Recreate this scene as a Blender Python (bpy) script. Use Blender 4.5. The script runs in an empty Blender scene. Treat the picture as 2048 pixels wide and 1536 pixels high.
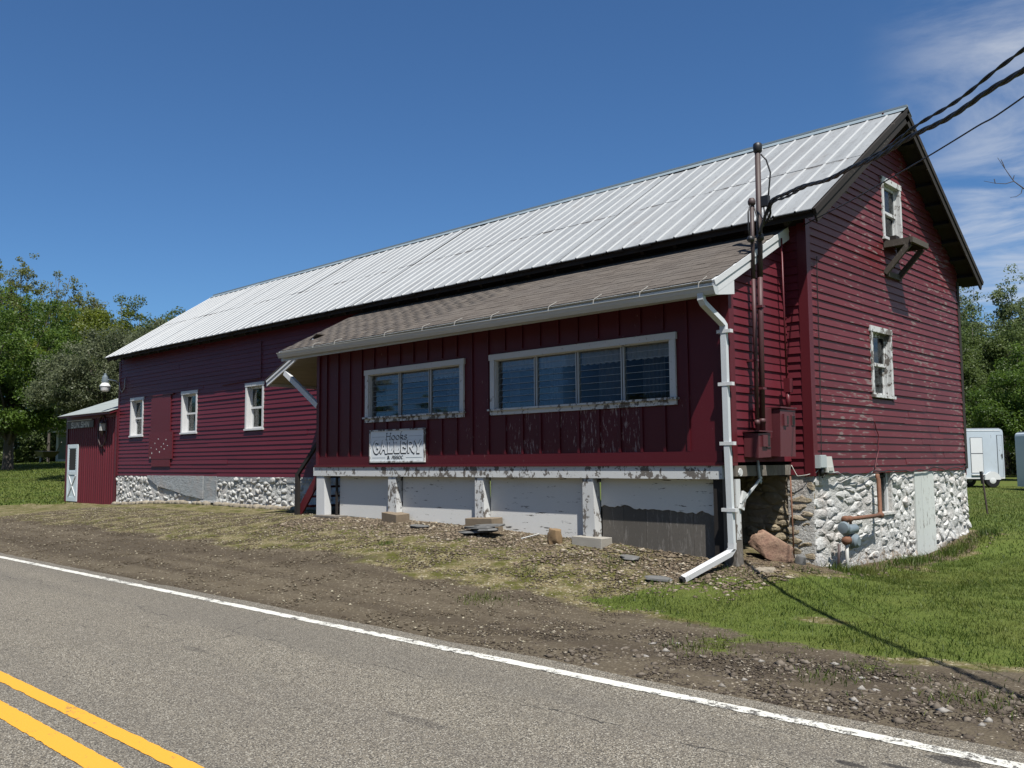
import bpy, math, random
import numpy as np
from mathutils import Vector, Matrix, noise as mnoise

R = math.radians
rng = np.random.default_rng(7)
random.seed(7)
scene = bpy.context.scene

# ------------------------------------------------------------------ camera, sky, sun, exposure
cam_d = bpy.data.cameras.new('camera')
cam = bpy.data.objects.new('camera', cam_d)
scene.collection.objects.link(cam)
scene.camera = cam
YAW, PIT, ROLL = 0.7656, 0.0872, -0.0077
_f = Vector((-math.sin(YAW), math.cos(YAW), 0)); _r = Vector((math.cos(YAW), math.sin(YAW), 0)); _u = Vector((0, 0, 1))
_f2 = _f * math.cos(PIT) + _u * math.sin(PIT); _u2 = _u * math.cos(PIT) - _f * math.sin(PIT)
_r3 = _r * math.cos(ROLL) + _u2 * math.sin(ROLL); _u3 = _u2 * math.cos(ROLL) - _r * math.sin(ROLL)
cam.matrix_world = Matrix(((_r3.x, _u3.x, -_f2.x, 5.6232), (_r3.y, _u3.y, -_f2.y, -11.8283), (_r3.z, _u3.z, -_f2.z, 0.0), (0, 0, 0, 1)))
cam_d.sensor_fit = 'HORIZONTAL'; cam_d.sensor_width = 36.0; cam_d.lens = 1794.29 / 2048 * 36
cam_d.clip_start = 0.05; cam_d.clip_end = 3000

SUN = Vector((0.838, -0.52, 1.838)).normalized()
SUN_EL = math.asin(SUN.z); SUN_AZ = math.atan2(SUN.x, SUN.y)
sd = bpy.data.lights.new('sun', 'SUN'); so = bpy.data.objects.new('sun', sd); scene.collection.objects.link(so)
so.rotation_euler = SUN.to_track_quat('Z', 'Y').to_euler(); so.location = (20, -20, 40)
sd.energy = 5.0; sd.angle = R(0.5); sd.color = (1.0, 0.965, 0.91)

world = bpy.data.worlds.new('World'); scene.world = world; world.use_nodes = True
wn = world.node_tree; wn.nodes.clear()
def wnode(t, **k):
    n = wn.nodes.new(t)
    for a, b in k.items(): setattr(n, a, b)
    return n
w_out = wnode('ShaderNodeOutputWorld'); w_bg = wnode('ShaderNodeBackground')
w_sky = wnode('ShaderNodeTexSky', sky_type='NISHITA', sun_disc=False)
w_sky.sun_elevation = SUN_EL; w_sky.sun_rotation = SUN_AZ
w_sky.altitude = 300; w_sky.air_density = 1.0; w_sky.dust_density = 0.35; w_sky.ozone_density = 2.2
w_bg.inputs['Strength'].default_value = 0.0520
# thin cirrus drifting over the eastern half of the sky
w_geo = wnode('ShaderNodeTexCoord'); w_sep = wnode('ShaderNodeSeparateXYZ')
wn.links.new(w_geo.outputs['Generated'], w_sep.inputs[0])
def wmath(op, a, b=None, clamp=False):
    n = wnode('ShaderNodeMath', operation=op); n.use_clamp = clamp
    for i, v in enumerate((a, b)):
        if v is None: continue
        if isinstance(v, (int, float)): n.inputs[i].default_value = v
        else: wn.links.new(v, n.inputs[i])
    return n.outputs[0]
zc = wmath('ADD', wmath('MAXIMUM', w_sep.outputs[2], 0.0), 0.12)
w_comb = wnode('ShaderNodeCombineXYZ')
wn.links.new(wmath('DIVIDE', w_sep.outputs[0], zc), w_comb.inputs[0]); wn.links.new(wmath('DIVIDE', w_sep.outputs[1], zc), w_comb.inputs[1])
w_map = wnode('ShaderNodeMapping'); w_map.inputs['Rotation'].default_value = (0, 0, R(35)); w_map.inputs['Scale'].default_value = (0.85, 1.25, 1)
wn.links.new(w_comb.outputs[0], w_map.inputs[0])
w_n1 = wnode('ShaderNodeTexNoise'); w_n1.inputs['Scale'].default_value = 1.5; w_n1.inputs['Detail'].default_value = 9; w_n1.inputs['Roughness'].default_value = 0.60; w_n1.inputs['Distortion'].default_value = 0.7
wn.links.new(w_map.outputs[0], w_n1.inputs['Vector'])
side = wmath('ADD', wmath('MULTIPLY', w_sep.outputs[0], 0.86), wmath('MULTIPLY', w_sep.outputs[1], 0.5))
w_mr = wnode('ShaderNodeMapRange', interpolation_type='SMOOTHSTEP'); w_mr.inputs[1].default_value = 0.12; w_mr.inputs[2].default_value = 0.32
wn.links.new(side, w_mr.inputs[0])
w_mr2 = wnode('ShaderNodeMapRange', interpolation_type='SMOOTHSTEP'); w_mr2.inputs[1].default_value = 0.36; w_mr2.inputs[2].default_value = 0.68
wn.links.new(w_n1.outputs[0], w_mr2.inputs[0])
cl = wmath('MULTIPLY', w_mr.outputs[0], w_mr2.outputs[0])
cl = wmath('MULTIPLY', cl, 0.95, True)
w_mix = wnode('ShaderNodeMix', data_type='RGBA')
w_tint = wnode('ShaderNodeMix', data_type='RGBA', blend_type='MULTIPLY'); w_tint.inputs[0].default_value = 1.0; w_tint.inputs[7].default_value = (0.60, 0.93, 1.25, 1)
wn.links.new(w_sky.outputs[0], w_tint.inputs[6])
wn.links.new(cl, w_mix.inputs[0]); wn.links.new(w_tint.outputs[2], w_mix.inputs[6]); w_mix.inputs[7].default_value = (8.2, 8.6, 9.2, 1)
wn.links.new(w_mix.outputs[2], w_bg.inputs[0]); wn.links.new(w_bg.outputs[0], w_out.inputs[0])

vs = scene.view_settings
vs.view_transform = 'Standard'; vs.look = 'None'; vs.gamma = 1.0; vs.exposure = 0.72; vs.use_curve_mapping = False
scene.cycles.use_denoising = True
scene.cycles.max_bounces = 6; scene.cycles.transparent_max_bounces = 12; scene.cycles.caustics_reflective = False; scene.cycles.caustics_refractive = False

# ------------------------------------------------------------------ helpers
COL = scene.collection
WL = {}
def reg(o, world_loc, parent=None):
    wl = Vector(world_loc)
    WL[o.name] = wl
    COL.objects.link(o)
    if parent is not None:
        o.parent = parent; o.location = wl - WL[parent.name]
    else:
        o.location = wl
    return o
def tag(o, label=None, cat=None, group=None, kind=None):
    if label: o['label'] = label
    if cat: o['category'] = cat
    if group: o['group'] = group
    if kind: o['kind'] = kind
    return o
def thing(name, loc, label, cat, group=None):
    o = bpy.data.objects.new(name, None); o.empty_display_size = 0.2
    reg(o, loc); return tag(o, label, cat, group)
def raw_mesh(name, v, f, mat=None, smooth=False):
    me = bpy.data.meshes.new(name)
    me.from_pydata([tuple(map(float, p)) for p in v], [], [tuple(int(i) for i in q) for q in f])
    if mat: me.materials.append(mat)
    if smooth: me.polygons.foreach_set('use_smooth', [True] * len(me.polygons))
    me.update(); return me
def fast_mesh(name, V, F, mat, smooth=False, rnd=None):
    V = np.asarray(V, np.float32); F = np.asarray(F, np.int32); n, k = F.shape
    me = bpy.data.meshes.new(name)
    me.vertices.add(len(V)); me.vertices.foreach_set('co', V.ravel())
    me.loops.add(n * k); me.loops.foreach_set('vertex_index', F.ravel())
    me.polygons.add(n); me.polygons.foreach_set('loop_start', np.arange(0, n * k, k, dtype=np.int32))
    try: me.polygons.foreach_set('loop_total', np.full(n, k, np.int32))
    except Exception: pass
    if smooth: me.polygons.foreach_set('use_smooth', np.ones(n, bool))
    if rnd is not None:
        a = me.attributes.new('rnd', 'FLOAT', 'POINT'); a.data.foreach_set('value', np.asarray(rnd, np.float32))
    me.materials.append(mat); me.update(calc_edges=True); me.validate(); return me
def mk(name, v, f, mat, parent=None, smooth=False):
    v = np.asarray(v, float); c = (v.min(0) + v.max(0)) / 2
    o = bpy.data.objects.new(name, raw_mesh(name, v - c, f, mat, smooth))
    return reg(o, c, parent)
def inst(name, me, loc, parent=None, rot=(0, 0, 0), scale=(1, 1, 1)):
    o = bpy.data.objects.new(name, me); o.rotation_euler = rot; o.scale = scale
    return reg(o, loc, parent)
class MB:
    def __init__(s): s.v = []; s.f = []
    def add(s, v, f):
        n = len(s.v); s.v += [tuple(p) for p in v]; s.f += [tuple(i + n for i in q) for q in f]; return s
    def box(s, x0, x1, y0, y1, z0, z1):
        return s.add([(x0,y0,z0),(x1,y0,z0),(x1,y1,z0),(x0,y1,z0),(x0,y0,z1),(x1,y0,z1),(x1,y1,z1),(x0,y1,z1)],
                     [(0,3,2,1),(4,5,6,7),(0,1,5,4),(1,2,6,5),(2,3,7,6),(3,0,4,7)])
    def bar(s, a, b, w, h, up=(0, 0, 1), e0=0., e1=0.):
        a = Vector(a); b = Vector(b); d = (b - a).normalized(); up = Vector(up)
        sd = d.cross(up); sd = sd.normalized() if sd.length > 1e-5 else Vector((1, 0, 0)); uu = sd.cross(d).normalized()
        a = a - d * e0; b = b + d * e1
        P = []
        for c in (a, b):
            for i, j in ((-1,-1),(1,-1),(1,1),(-1,1)): P.append(c + sd * (i * w / 2) + uu * (j * h / 2))
        return s.add(P, [(0,3,2,1),(4,5,6,7),(0,1,5,4),(1,2,6,5),(2,3,7,6),(3,0,4,7)])
    def tube(s, pts, r, n=8, cap=True):
        pts = [Vector(p) for p in pts]; k = len(pts)
        rr = r if isinstance(r, (list, tuple)) else [r] * k
        prev = None; rings = []
        for i, p in enumerate(pts):
            d = (pts[min(i + 1, k - 1)] - pts[max(i - 1, 0)]).normalized()
            if prev is None:
                a = Vector((0, 0, 1)) if abs(d.z) < .9 else Vector((1, 0, 0)); x = d.cross(a).normalized()
            else:
                x = prev - d * prev.dot(d); x = x.normalized() if x.length > 1e-6 else d.orthogonal().normalized()
            prev = x; y = d.cross(x)
            rings.append([p + (x * math.cos(2*math.pi*j/n) + y * math.sin(2*math.pi*j/n)) * rr[i] for j in range(n)])
        V = [q for ring in rings for q in ring]; F = []
        for i in range(k - 1):
            for j in range(n):
                a = i*n + j; b = i*n + (j+1) % n; F.append((a, b, b + n, a + n))
        if cap: F.append(tuple(range(n-1, -1, -1))); F.append(tuple(range((k-1)*n, k*n)))
        return s.add(V, F)
    def lathe(s, c, prof, n=16, axis=2):
        c = Vector(c); V = []
        for r, h in prof:
            for j in range(n):
                a = 2*math.pi*j/n; p = [r*math.cos(a), r*math.sin(a), h]
                if axis == 0: p = [h, r*math.cos(a), r*math.sin(a)]
                if axis == 1: p = [r*math.sin(a), h, r*math.cos(a)]
                V.append(c + Vector(p))
        F = []
        for i in range(len(prof)-1):
            for j in range(n): a = i*n+j; b = i*n+(j+1) % n; F.append((a, b, b+n, a+n))
        F.append(tuple(range(n-1, -1, -1))); F.append(tuple(range((len(prof)-1)*n, len(prof)*n)))
        return s.add(V, F)
    def build(s, name, mat, parent=None, smooth=False): return mk(name, s.v, s.f, mat, parent, smooth)
def box(name, x0, x1, y0, y1, z0, z1, mat, parent=None): return MB().box(x0, x1, y0, y1, z0, z1).build(name, mat, parent)
def smooth_angle(o, a=35):
    me = o.data; me.polygons.foreach_set('use_smooth', [True]*len(me.polygons))
    try: me.set_sharp_from_angle(angle=R(a))
    except Exception: pass
    return o

# ------------------------------------------------------------------ materials
MATS = {}
ALB = 0.775            # overall level of the base colours below
class NT:
    def __init__(s, name):
        s.m = bpy.data.materials.new(name); s.m.use_nodes = True; s.t = s.m.node_tree; s.t.nodes.clear()
        s.out = s.n('ShaderNodeOutputMaterial'); s.b = s.n('ShaderNodeBsdfPrincipled'); s.t.links.new(s.b.outputs[0], s.out.inputs[0]); MATS[name] = s.m
        s.pos = s.n('ShaderNodeNewGeometry').outputs['Position']
    def n(s, t, **k):
        q = s.t.nodes.new(t)
        for a, b in k.items(): setattr(q, a, b)
        return q
    def put(s, v, sock):
        if isinstance(v, (int, float)): sock.default_value = v
        elif isinstance(v, (tuple, list)): sock.default_value = tuple(q*ALB for q in v) + ((1,) if len(v) == 3 and sock.type == 'RGBA' else ())
        else: s.t.links.new(v, sock)
    def noise(s, scale, detail=4, rough=.55, vec=None, stretch=None, dist=0.):
        q = s.n('ShaderNodeTexNoise'); q.inputs['Scale'].default_value = scale; q.inputs['Detail'].default_value = detail; q.inputs['Roughness'].default_value = rough; q.inputs['Distortion'].default_value = dist
        v = vec or s.pos
        if stretch:
            mp = s.n('ShaderNodeMapping'); mp.inputs['Scale'].default_value = stretch; s.t.links.new(v, mp.inputs[0]); v = mp.outputs[0]
        s.t.links.new(v, q.inputs['Vector']); return q.outputs[0]
    def vor(s, scale, feature='F1', out='Distance', stretch=None, rand=1.0):
        q = s.n('ShaderNodeTexVoronoi', feature=feature); q.inputs['Scale'].default_value = scale; q.inputs['Randomness'].default_value = rand
        v = s.pos
        if stretch:
            mp = s.n('ShaderNodeMapping'); mp.inputs['Scale'].default_value = stretch; s.t.links.new(v, mp.inputs[0]); v = mp.outputs[0]
        s.t.links.new(v, q.inputs['Vector']); return q.outputs[out]
    def math(s, op, a, b=0., c=None, clamp=False):
        q = s.n('ShaderNodeMath', operation=op); q.use_clamp = clamp; s.put(a, q.inputs[0]); s.put(b, q.inputs[1])
        if c is not None: s.put(c, q.inputs[2])
        return q.outputs[0]
    def ramp(s, v, a, b, lo=0., hi=1.):
        q = s.n('ShaderNodeMapRange'); s.put(v, q.inputs[0]); s.put(a, q.inputs[1]); s.put(b, q.inputs[2]); q.inputs[3].default_value = lo; q.inputs[4].default_value = hi
        return q.outputs[0]
    def mix(s, f, a, b, mode='MIX'):
        q = s.n('ShaderNodeMix', data_type='RGBA', blend_type=mode); s.put(f, q.inputs[0]); s.put(a, q.inputs[6]); s.put(b, q.inputs[7]); return q.outputs[2]
    def bump(s, h, strength=.3, dist=.01):
        q = s.n('ShaderNodeBump'); q.inputs['Strength'].default_value = strength; q.inputs['Distance'].default_value = dist; s.put(h, q.inputs['Height']); s.t.links.new(q.outputs[0], s.b.inputs['Normal'])
    def attr(s, name):
        return s.n('ShaderNodeAttribute', attribute_name=name).outputs['Fac']
    def rnd(s): return s.n('ShaderNodeObjectInfo').outputs['Random']
    def xyz(s):
        q = s.n('ShaderNodeSeparateXYZ'); s.t.links.new(s.pos, q.inputs[0]); return q.outputs
    def set(s, col=None, rough=.7, spec=None, metal=None):
        if col is not None: s.put(col, s.b.inputs['Base Color'])
        s.put(rough, s.b.inputs['Roughness'])
        if spec is not None: s.b.inputs['Specular IOR Level'].default_value = spec
        if metal is not None: s.b.inputs['Metallic'].default_value = metal
        return s.m

def paint(name, col, under, peel=.62, scale=9, stretch=(1, 1, 3), rough=.55, var=.18, fine=.05, big=.8, under2=None, bumps=.25):
    """old painted wood: colour drift, grain, flaked patches showing `under`"""
    t = NT(name)
    big_n = t.noise(big, 3); mid = t.noise(scale, 8, .68, stretch=stretch); grain = t.noise(60, 3, .6, stretch=stretch)
    m = t.math('ADD', t.math('MULTIPLY', mid, .75), t.math('MULTIPLY', big_n, .25))
    pm = t.ramp(m, peel, peel + .025)
    c = t.mix(t.ramp(t.math('ADD', big_n, t.math('MULTIPLY', t.rnd(), .5)), .3, 1.2), tuple(x*(1-var) for x in col), tuple(min(1, x*(1+var)) for x in col))
    c = t.mix(t.ramp(grain, .35, .75, 0, fine*4), c, tuple(x*.6 for x in col))
    u = t.mix(t.ramp(grain, .3, .7), under, under2 or tuple(x*.55 for x in under))
    c = t.mix(pm, c, u)
    t.bump(t.math('SUBTRACT', t.math('MULTIPLY', grain, .4), t.math('MULTIPLY', pm, .6)), bumps, .004)
    return t.set(c, t.math('ADD', rough, t.math('MULTIPLY', pm, .3)), .35)

WOODG = (.30, .275, .25)
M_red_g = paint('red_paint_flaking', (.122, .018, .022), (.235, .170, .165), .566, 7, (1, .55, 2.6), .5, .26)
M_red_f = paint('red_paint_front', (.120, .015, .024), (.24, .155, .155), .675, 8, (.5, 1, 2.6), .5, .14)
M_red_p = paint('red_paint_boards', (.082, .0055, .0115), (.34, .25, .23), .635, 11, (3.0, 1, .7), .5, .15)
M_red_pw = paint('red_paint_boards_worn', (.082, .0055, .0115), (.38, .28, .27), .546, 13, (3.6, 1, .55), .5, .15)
M_red_s = paint('red_paint_trim', (.105, .012, .018), (.34, .26, .25), .66, 16, (1, 1, 1), .45, .12)
M_red_box = paint('red_paint_metal', (.105, .026, .032), (.2, .13, .11), .70, 10, (1, 1, 1), .42, .1)
M_white = paint('white_paint', (.62, .63, .62), WOODG, .585, 14, (1, 1, 1.2), .5, .06)
M_white_p = paint('white_paint_peeling', (.62, .63, .62), (.19, .17, .15), .515, 9, (1, 1, .8), .55, .08)
M_white_c = paint('white_clean_trim', (.66, .67, .67), (.45, .43, .4), .74, 12, (1, 1, 1), .4, .04)
M_skirt = paint('white_skirt_plywood', (.74, .735, .70), (.15, .14, .125), .585, 7, (.5, 1, 3.2), .6, .06, big=.5)
M_grey = paint('weathered_wood', (.17, .15, .125), (.30, .28, .25), .55, 6, (4, 4, 1.2), .85, .3, fine=.18)
M_shelf = paint('dark_shelf_wood', (.085, .073, .06), (.20, .18, .155), .56, 6, (4, 4, 1.2), .85, .3, fine=.18)
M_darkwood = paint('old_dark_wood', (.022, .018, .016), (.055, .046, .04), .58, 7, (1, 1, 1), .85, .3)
M_rake = paint('bare_rake_board', (.024, .019, .016), (.12, .10, .082), .60, 6, (.6, .6, 2), .85, .3, fine=.15)

def simple(name, col, rough=.6, spec=None, metal=None, var=.15, scale=6, bump=.15):
    t = NT(name); n = t.noise(scale, 6, .6)
    c = t.mix(n, tuple(x*(1-var) for x in col), tuple(min(1, x*(1+var)) for x in col))
    if bump: t.bump(t.noise(scale*12, 3), bump, .004)
    return t.set(c, rough, spec, metal)
M_black = simple('black_rubber', (.012, .012, .013), .5)
M_iron = simple('rusty_pipe', (.17, .075, .04), .8, var=.5, scale=25, bump=.4)
M_darkiron = simple('dark_mast_iron', (.05, .03, .027), .6, var=.4, scale=14)
M_mastred = simple('dull_red_pipe', (.070, .022, .024), .6, var=.3, scale=9)
M_greymetal = simple('grey_meter_metal', (.17, .21, .235), .45, var=.12, scale=12)
M_boxgrey = simple('grey_plastic_box', (.42, .46, .46), .5, var=.08)
M_boxtan = simple('pale_plastic_box', (.52, .52, .48), .5, var=.1)
M_gutter = simple('white_aluminium', (.50, .52, .52), .35, var=.1, scale=3, bump=.02)
M_hang = simple('dull_strap', (.30, .29, .26), .6)
M_spout = simple('downspout_white', (.60, .63, .64), .35, var=.12, scale=2.2, bump=.02)
M_cream = simple('cream_soffit', (.34, .31, .24), .6, var=.06)
M_dark = simple('dark_interior', (.012, .011, .011), .9, bump=0)
M_concrete = simple('old_concrete', (.33, .31, .27), .9, var=.2, scale=5, bump=.5)
M_tancon = simple('tan_concrete_block', (.20, .155, .105), .9, var=.4, scale=9, bump=.6)
M_slate = simple('grey_slate', (.13, .13, .125), .75, var=.35, scale=10, bump=.5)
M_curtain = simple('lace_curtain', (.80, .80, .78), .9, var=.4, scale=40, bump=.3)
M_curtain2 = simple('pale_drape', (.20, .21, .23), .9, var=.25, scale=8)
M_ridge = simple('galvanised_ridge', (.26, .32, .35), .45, var=.15, scale=2, metal=.2)

M_rust = simple('rusty_tan_stone', (.22, .145, .075), .95, var=.5, scale=9, bump=.8)
def red_rock():
    t = NT('red_sandstone'); n = t.noise(7, 8, .65); f = t.noise(45, 4)
    c = t.mix(t.ramp(n, .35, .65), (.22, .125, .085), (.33, .22, .15)); c = t.mix(t.ramp(f, .5, .75), c, (.16, .09, .07))
    t.bump(t.math('ADD', n, t.math('MULTIPLY', f, .4)), .6, .03); return t.set(c, .9)
M_redrock = red_rock()
def tan_rock():
    t = NT('tan_fieldstone'); n = t.noise(6, 8, .65); f = t.noise(50, 4)
    c = t.mix(t.ramp(n, .35, .68), (.25, .20, .13), (.42, .36, .26)); c = t.mix(t.ramp(f, .5, .8), c, (.11, .09, .07))
    c = t.mix(t.ramp(t.rnd(), 0, 1, 0, .4), c, (.20, .19, .175))
    t.bump(t.math('ADD', n, t.math('MULTIPLY', f, .4)), .6, .03); return t.set(c, .9)
M_rock = tan_rock()
def whitewash(name, dirt=1.0, base=(.66, .66, .635)):
    t = NT(name); n = t.noise(5, 8, .66); f = t.noise(24, 6, .65); z = t.xyz()[2]
    c = t.mix(t.ramp(t.rnd(), 0, 1), tuple(x*.86 for x in base), base)
    bare = t.mix(t.ramp(f, .3, .7), (.22, .18, .12), (.36, .29, .23))
    low = t.ramp(z, -1.15, -1.65, 0, .15*dirt)
    k = t.ramp(t.math('ADD', t.math('ADD', t.math('MULTIPLY', n, .5), t.math('MULTIPLY', f, .5)), low), .585, .665)
    c = t.mix(k, c, bare)
    c = t.mix(t.ramp(t.noise(38, 5, .7), .60, .72, 0, .4), c, (.30, .27, .235))
    c = t.mix(t.ramp(t.noise(2.2, 5, .6), .50, .68, 0, .45), c, (.47, .39, .34))
    t.bump(t.math('ADD', t.math('ADD', n, t.math('MULTIPLY', f, .7)), t.math('MULTIPLY', t.noise(60, 4, .7), .35)), .95, .04); return t.set(c, .85, .25)
M_wash = whitewash('whitewashed_stone')
M_washf = whitewash('whitewashed_stone_front', 0.0, (.62, .62, .59))
M_parge = whitewash('pale_parging', 0.0, (.36, .385, .395))
M_tanwall = whitewash('bare_tan_stone', 1.0, (.36, .30, .205))
M_mortar = whitewash('whitewashed_mortar', 1.0, (.62, .615, .585))

def metal_roof():
    t = NT('white_roof_metal'); n = t.noise(2.0, 6, .6, stretch=(2.2, .35, .35)); f = t.noise(16, 6, .66, stretch=(1, .35, .35))
    c = t.mix(t.ramp(n, .3, .72), (.345, .362, .365), (.235, .247, .25))
    c = t.mix(t.ramp(t.rnd(), 0, 1, 0, .28), c, (.27, .275, .275)); c = t.mix(t.ramp(f, .54, .70, 0, .6), c, (.17, .165, .16))
    c = t.mix(t.ramp(t.noise(.9, 5, .6), .62, .75, 0, .35), c, (.26, .22, .18))
    x = t.xyz(); sc_ = t.math('ABSOLUTE', t.math('SUBTRACT', t.math('FRACT', t.math('MULTIPLY', t.math('ADD', x[1], .41), 1/.595)), .5))
    row = t.math('MULTIPLY', t.ramp(sc_, .018, .008), t.ramp(t.noise(26, 2), .55, .6)); c = t.mix(t.math('MULTIPLY', row, .5), c, (.14, .12, .11))
    lap = t.math('MULTIPLY', t.ramp(t.math('ABSOLUTE', t.math('SUBTRACT', x[1], 1.28)), .05, .01), t.ramp(t.noise(1.6, 5, .7), .48, .56)); c = t.mix(t.math('MULTIPLY', lap, .75), c, (.10, .085, .075))
    sk = t.noise(1.0, 6, .7, stretch=(7, .25, .25)); c = t.mix(t.ramp(sk, .52, .70, 0, .45), c, (.22, .215, .21))
    t.bump(t.noise(1.6, 4), .25, .03)
    return t.set(c, .55, .35)
M_roof = metal_roof()
def rib_mat():
    t = NT('white_roof_rib'); n = t.noise(3, 5, .6); return t.set(t.mix(n, (.385, .40, .40), (.47, .48, .48)), .5, .35)
M_rib = rib_mat()
def shingle_mat():
    t = NT('brown_asphalt_shingle'); g = t.noise(220, 2, .6); n = t.noise(1.3, 4)
    v = t.math('ADD', t.rnd(), t.attr('rnd')); v = t.math('FRACT', t.math('MULTIPLY', v, 7.31))
    c = t.mix(v, (.076, .064, .054), (.122, .106, .090)); c = t.mix(t.ramp(g, .3, .7), t.mix(.5, c, (.05, .04, .035)), t.mix(.25, c, (.30, .26, .22)))
    c = t.mix(t.ramp(n, .4, .7, 0, .3), c, (.12, .11, .10))
    t.bump(g, .4, .004); return t.set(c, .92, .2)
M_shingle = shingle_mat()
def glass_mat(name, tint=(.72, .74, .74), refl=1.0):
    t = NT(name); t.t.nodes.remove(t.b)
    fr = t.n('ShaderNodeFresnel'); fr.inputs['IOR'].default_value = 1.5
    tr = t.n('ShaderNodeBsdfTransparent'); tr.inputs[0].default_value = tint + (1,)
    gl = t.n('ShaderNodeBsdfGlossy'); gl.inputs['Roughness'].default_value = .03
    mx = t.n('ShaderNodeMixShader'); t.t.links.new(t.math('MULTIPLY', fr.outputs[0], 0.32*refl, clamp=True), mx.inputs[0])
    t.t.links.new(tr.outputs[0], mx.inputs[1]); t.t.links.new(gl.outputs[0], mx.inputs[2]); t.t.links.new(mx.outputs[0], t.out.inputs[0]); return t.m
M_glass = glass_mat('window_glass')
def bark():
    t = NT('tree_bark'); n = t.noise(9, 6, .65, stretch=(1, 1, .25)); t.bump(n, .8, .04); return t.set(t.mix(n, (.035, .028, .022), (.13, .11, .09)), .9)
M_bark = bark()
def leaf(name, a, b, trans=.45):
    t = NT(name); t.t.nodes.remove(t.b)
    c = t.mix(t.attr('rnd'), a, b)
    d = t.n('ShaderNodeBsdfPrincipled'); t.put(c, d.inputs['Base Color']); d.inputs['Roughness'].default_value = .5; d.inputs['Specular IOR Level'].default_value = .35
    tl = t.n('ShaderNodeBsdfTranslucent'); t.put(t.mix(.5, c, tuple(min(1, x*1.5) for x in b)), tl.inputs[0])
    mx = t.n('ShaderNodeMixShader'); mx.inputs[0].default_value = trans
    t.t.links.new(d.outputs[0], mx.inputs[1]); t.t.links.new(tl.outputs[0], mx.inputs[2]); t.t.links.new(mx.outputs[0], t.out.inputs[0]); return t.m

# ------------------------------------------------------------------ terrain
ROADZ = -1.6
CP = [(-30,-6.4,-1.62),(-24,-6.4,-1.62),(-18,-6.4,-1.61),(-12,-6.4,-1.61),(-6,-6.4,-1.61),(0,-6.4,-1.61),(5,-6.4,-1.61),(10,-6.4,-1.61),
 (-9.5,-1.7,-1.03),(-7.1,-1.7,-1.04),(-4.9,-1.7,-1.09),(-2.6,-1.7,-1.2),(-.4,-1.75,-1.36),(-1.0,-2.4,-1.5),(-4,-2.8,-1.3),(-8,-3,-1.25),(-12.5,-2,-1.15),
 (-8,-.5,-.98),(-4,-.5,-1.02),(-1.5,-.4,-1.1),(-.6,-.6,-1.22),(-12.9,0,-1.07),(-17,0,-1.06),(-19.6,0,-1.09),(-23,0,-1.22),(-27.2,0,-1.23),(-20,-4,-1.4),(-12,-4.3,-1.42),(-28,-4,-1.42),
 (.05,-.2,-1.42),(.05,.8,-1.56),(.05,1.7,-1.56),(.05,2.8,-1.58),(.05,3.7,-1.61),(.05,5.1,-1.52),(.05,6.3,-1.37),(2,0,-1.6),(3,-3.5,-1.6),(6,-3,-1.62),(6,5,-1.6),(2.5,4,-1.6),(1,8,-1.45),(3,10,-1.5),
 (-1.5,12.7,-1.42),(-7,32,-1.28),(-20,12,-1.2),(-28,8,-1.1),(-36,0,-.92),(-36,-6.4,-1.62),(-44,3,-.35),(-50,5,0.0),(-60,10,.22),(-50,20,.1),(-80,20,.35),(-70,-6.4,-1.62),(-110,-6.4,-1.62),(-120,30,.5),(-40,60,-.6),(-60,120,-.3),
 (0,60,-1.2),(20,30,-1.4),(30,0,-1.6),(60,60,-1.2),(120,0,-1.5),(0,150,-.9),(120,150,-.8),(-150,150,.4),(60,-6.4,-1.61),(30,-6.4,-1.61)]
_cp = np.array(CP, float)
def _tps(r2): return np.where(r2 > 0, r2 * np.log(np.maximum(r2, 1e-12)), 0)
_n = len(_cp); _K = _tps(((_cp[:, None, :2] - _cp[None, :, :2])**2).sum(-1)) + np.eye(_n)*.02
_P = np.c_[np.ones(_n), _cp[:, :2]]
_S = np.linalg.solve(np.block([[_K, _P], [_P.T, np.zeros((3, 3))]]), np.r_[_cp[:, 2], 0, 0, 0])
def ground_z(x, y):
    x = np.atleast_1d(np.asarray(x, float)); y = np.atleast_1d(np.asarray(y, float))
    xx = np.clip(x, -150, 120); yy = np.clip(y, -6.5, 150)
    z = np.zeros(len(x))
    for i in range(0, len(x), 20000):
        s = slice(i, i+20000); r2 = (xx[s, None]-_cp[:, 0])**2 + (yy[s, None]-_cp[:, 1])**2
        z[s] = _tps(r2) @ _S[:_n] + _S[_n] + _S[_n+1]*xx[s] + _S[_n+2]*yy[s]
    z = np.clip(z, -1.7, .7)
    k = np.clip((y + 6.75) / .5, 0, 1); k = k*k*(3-2*k)
    z = z*k + (-1.625)*(1-k)
    z = np.where(y < -12.9, -1.66, z)
    return z
def gz(x, y): return float(ground_z([x], [y])[0])
def sstep(v, a, b):
    t = np.clip((v-a)/(b-a), 0, 1); return t*t*(3-2*t)
def vnoise(x, y, s, seed=0.):
    return np.array([mnoise.noise((a*s, b*s, seed)) for a, b in zip(x, y)])
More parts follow.
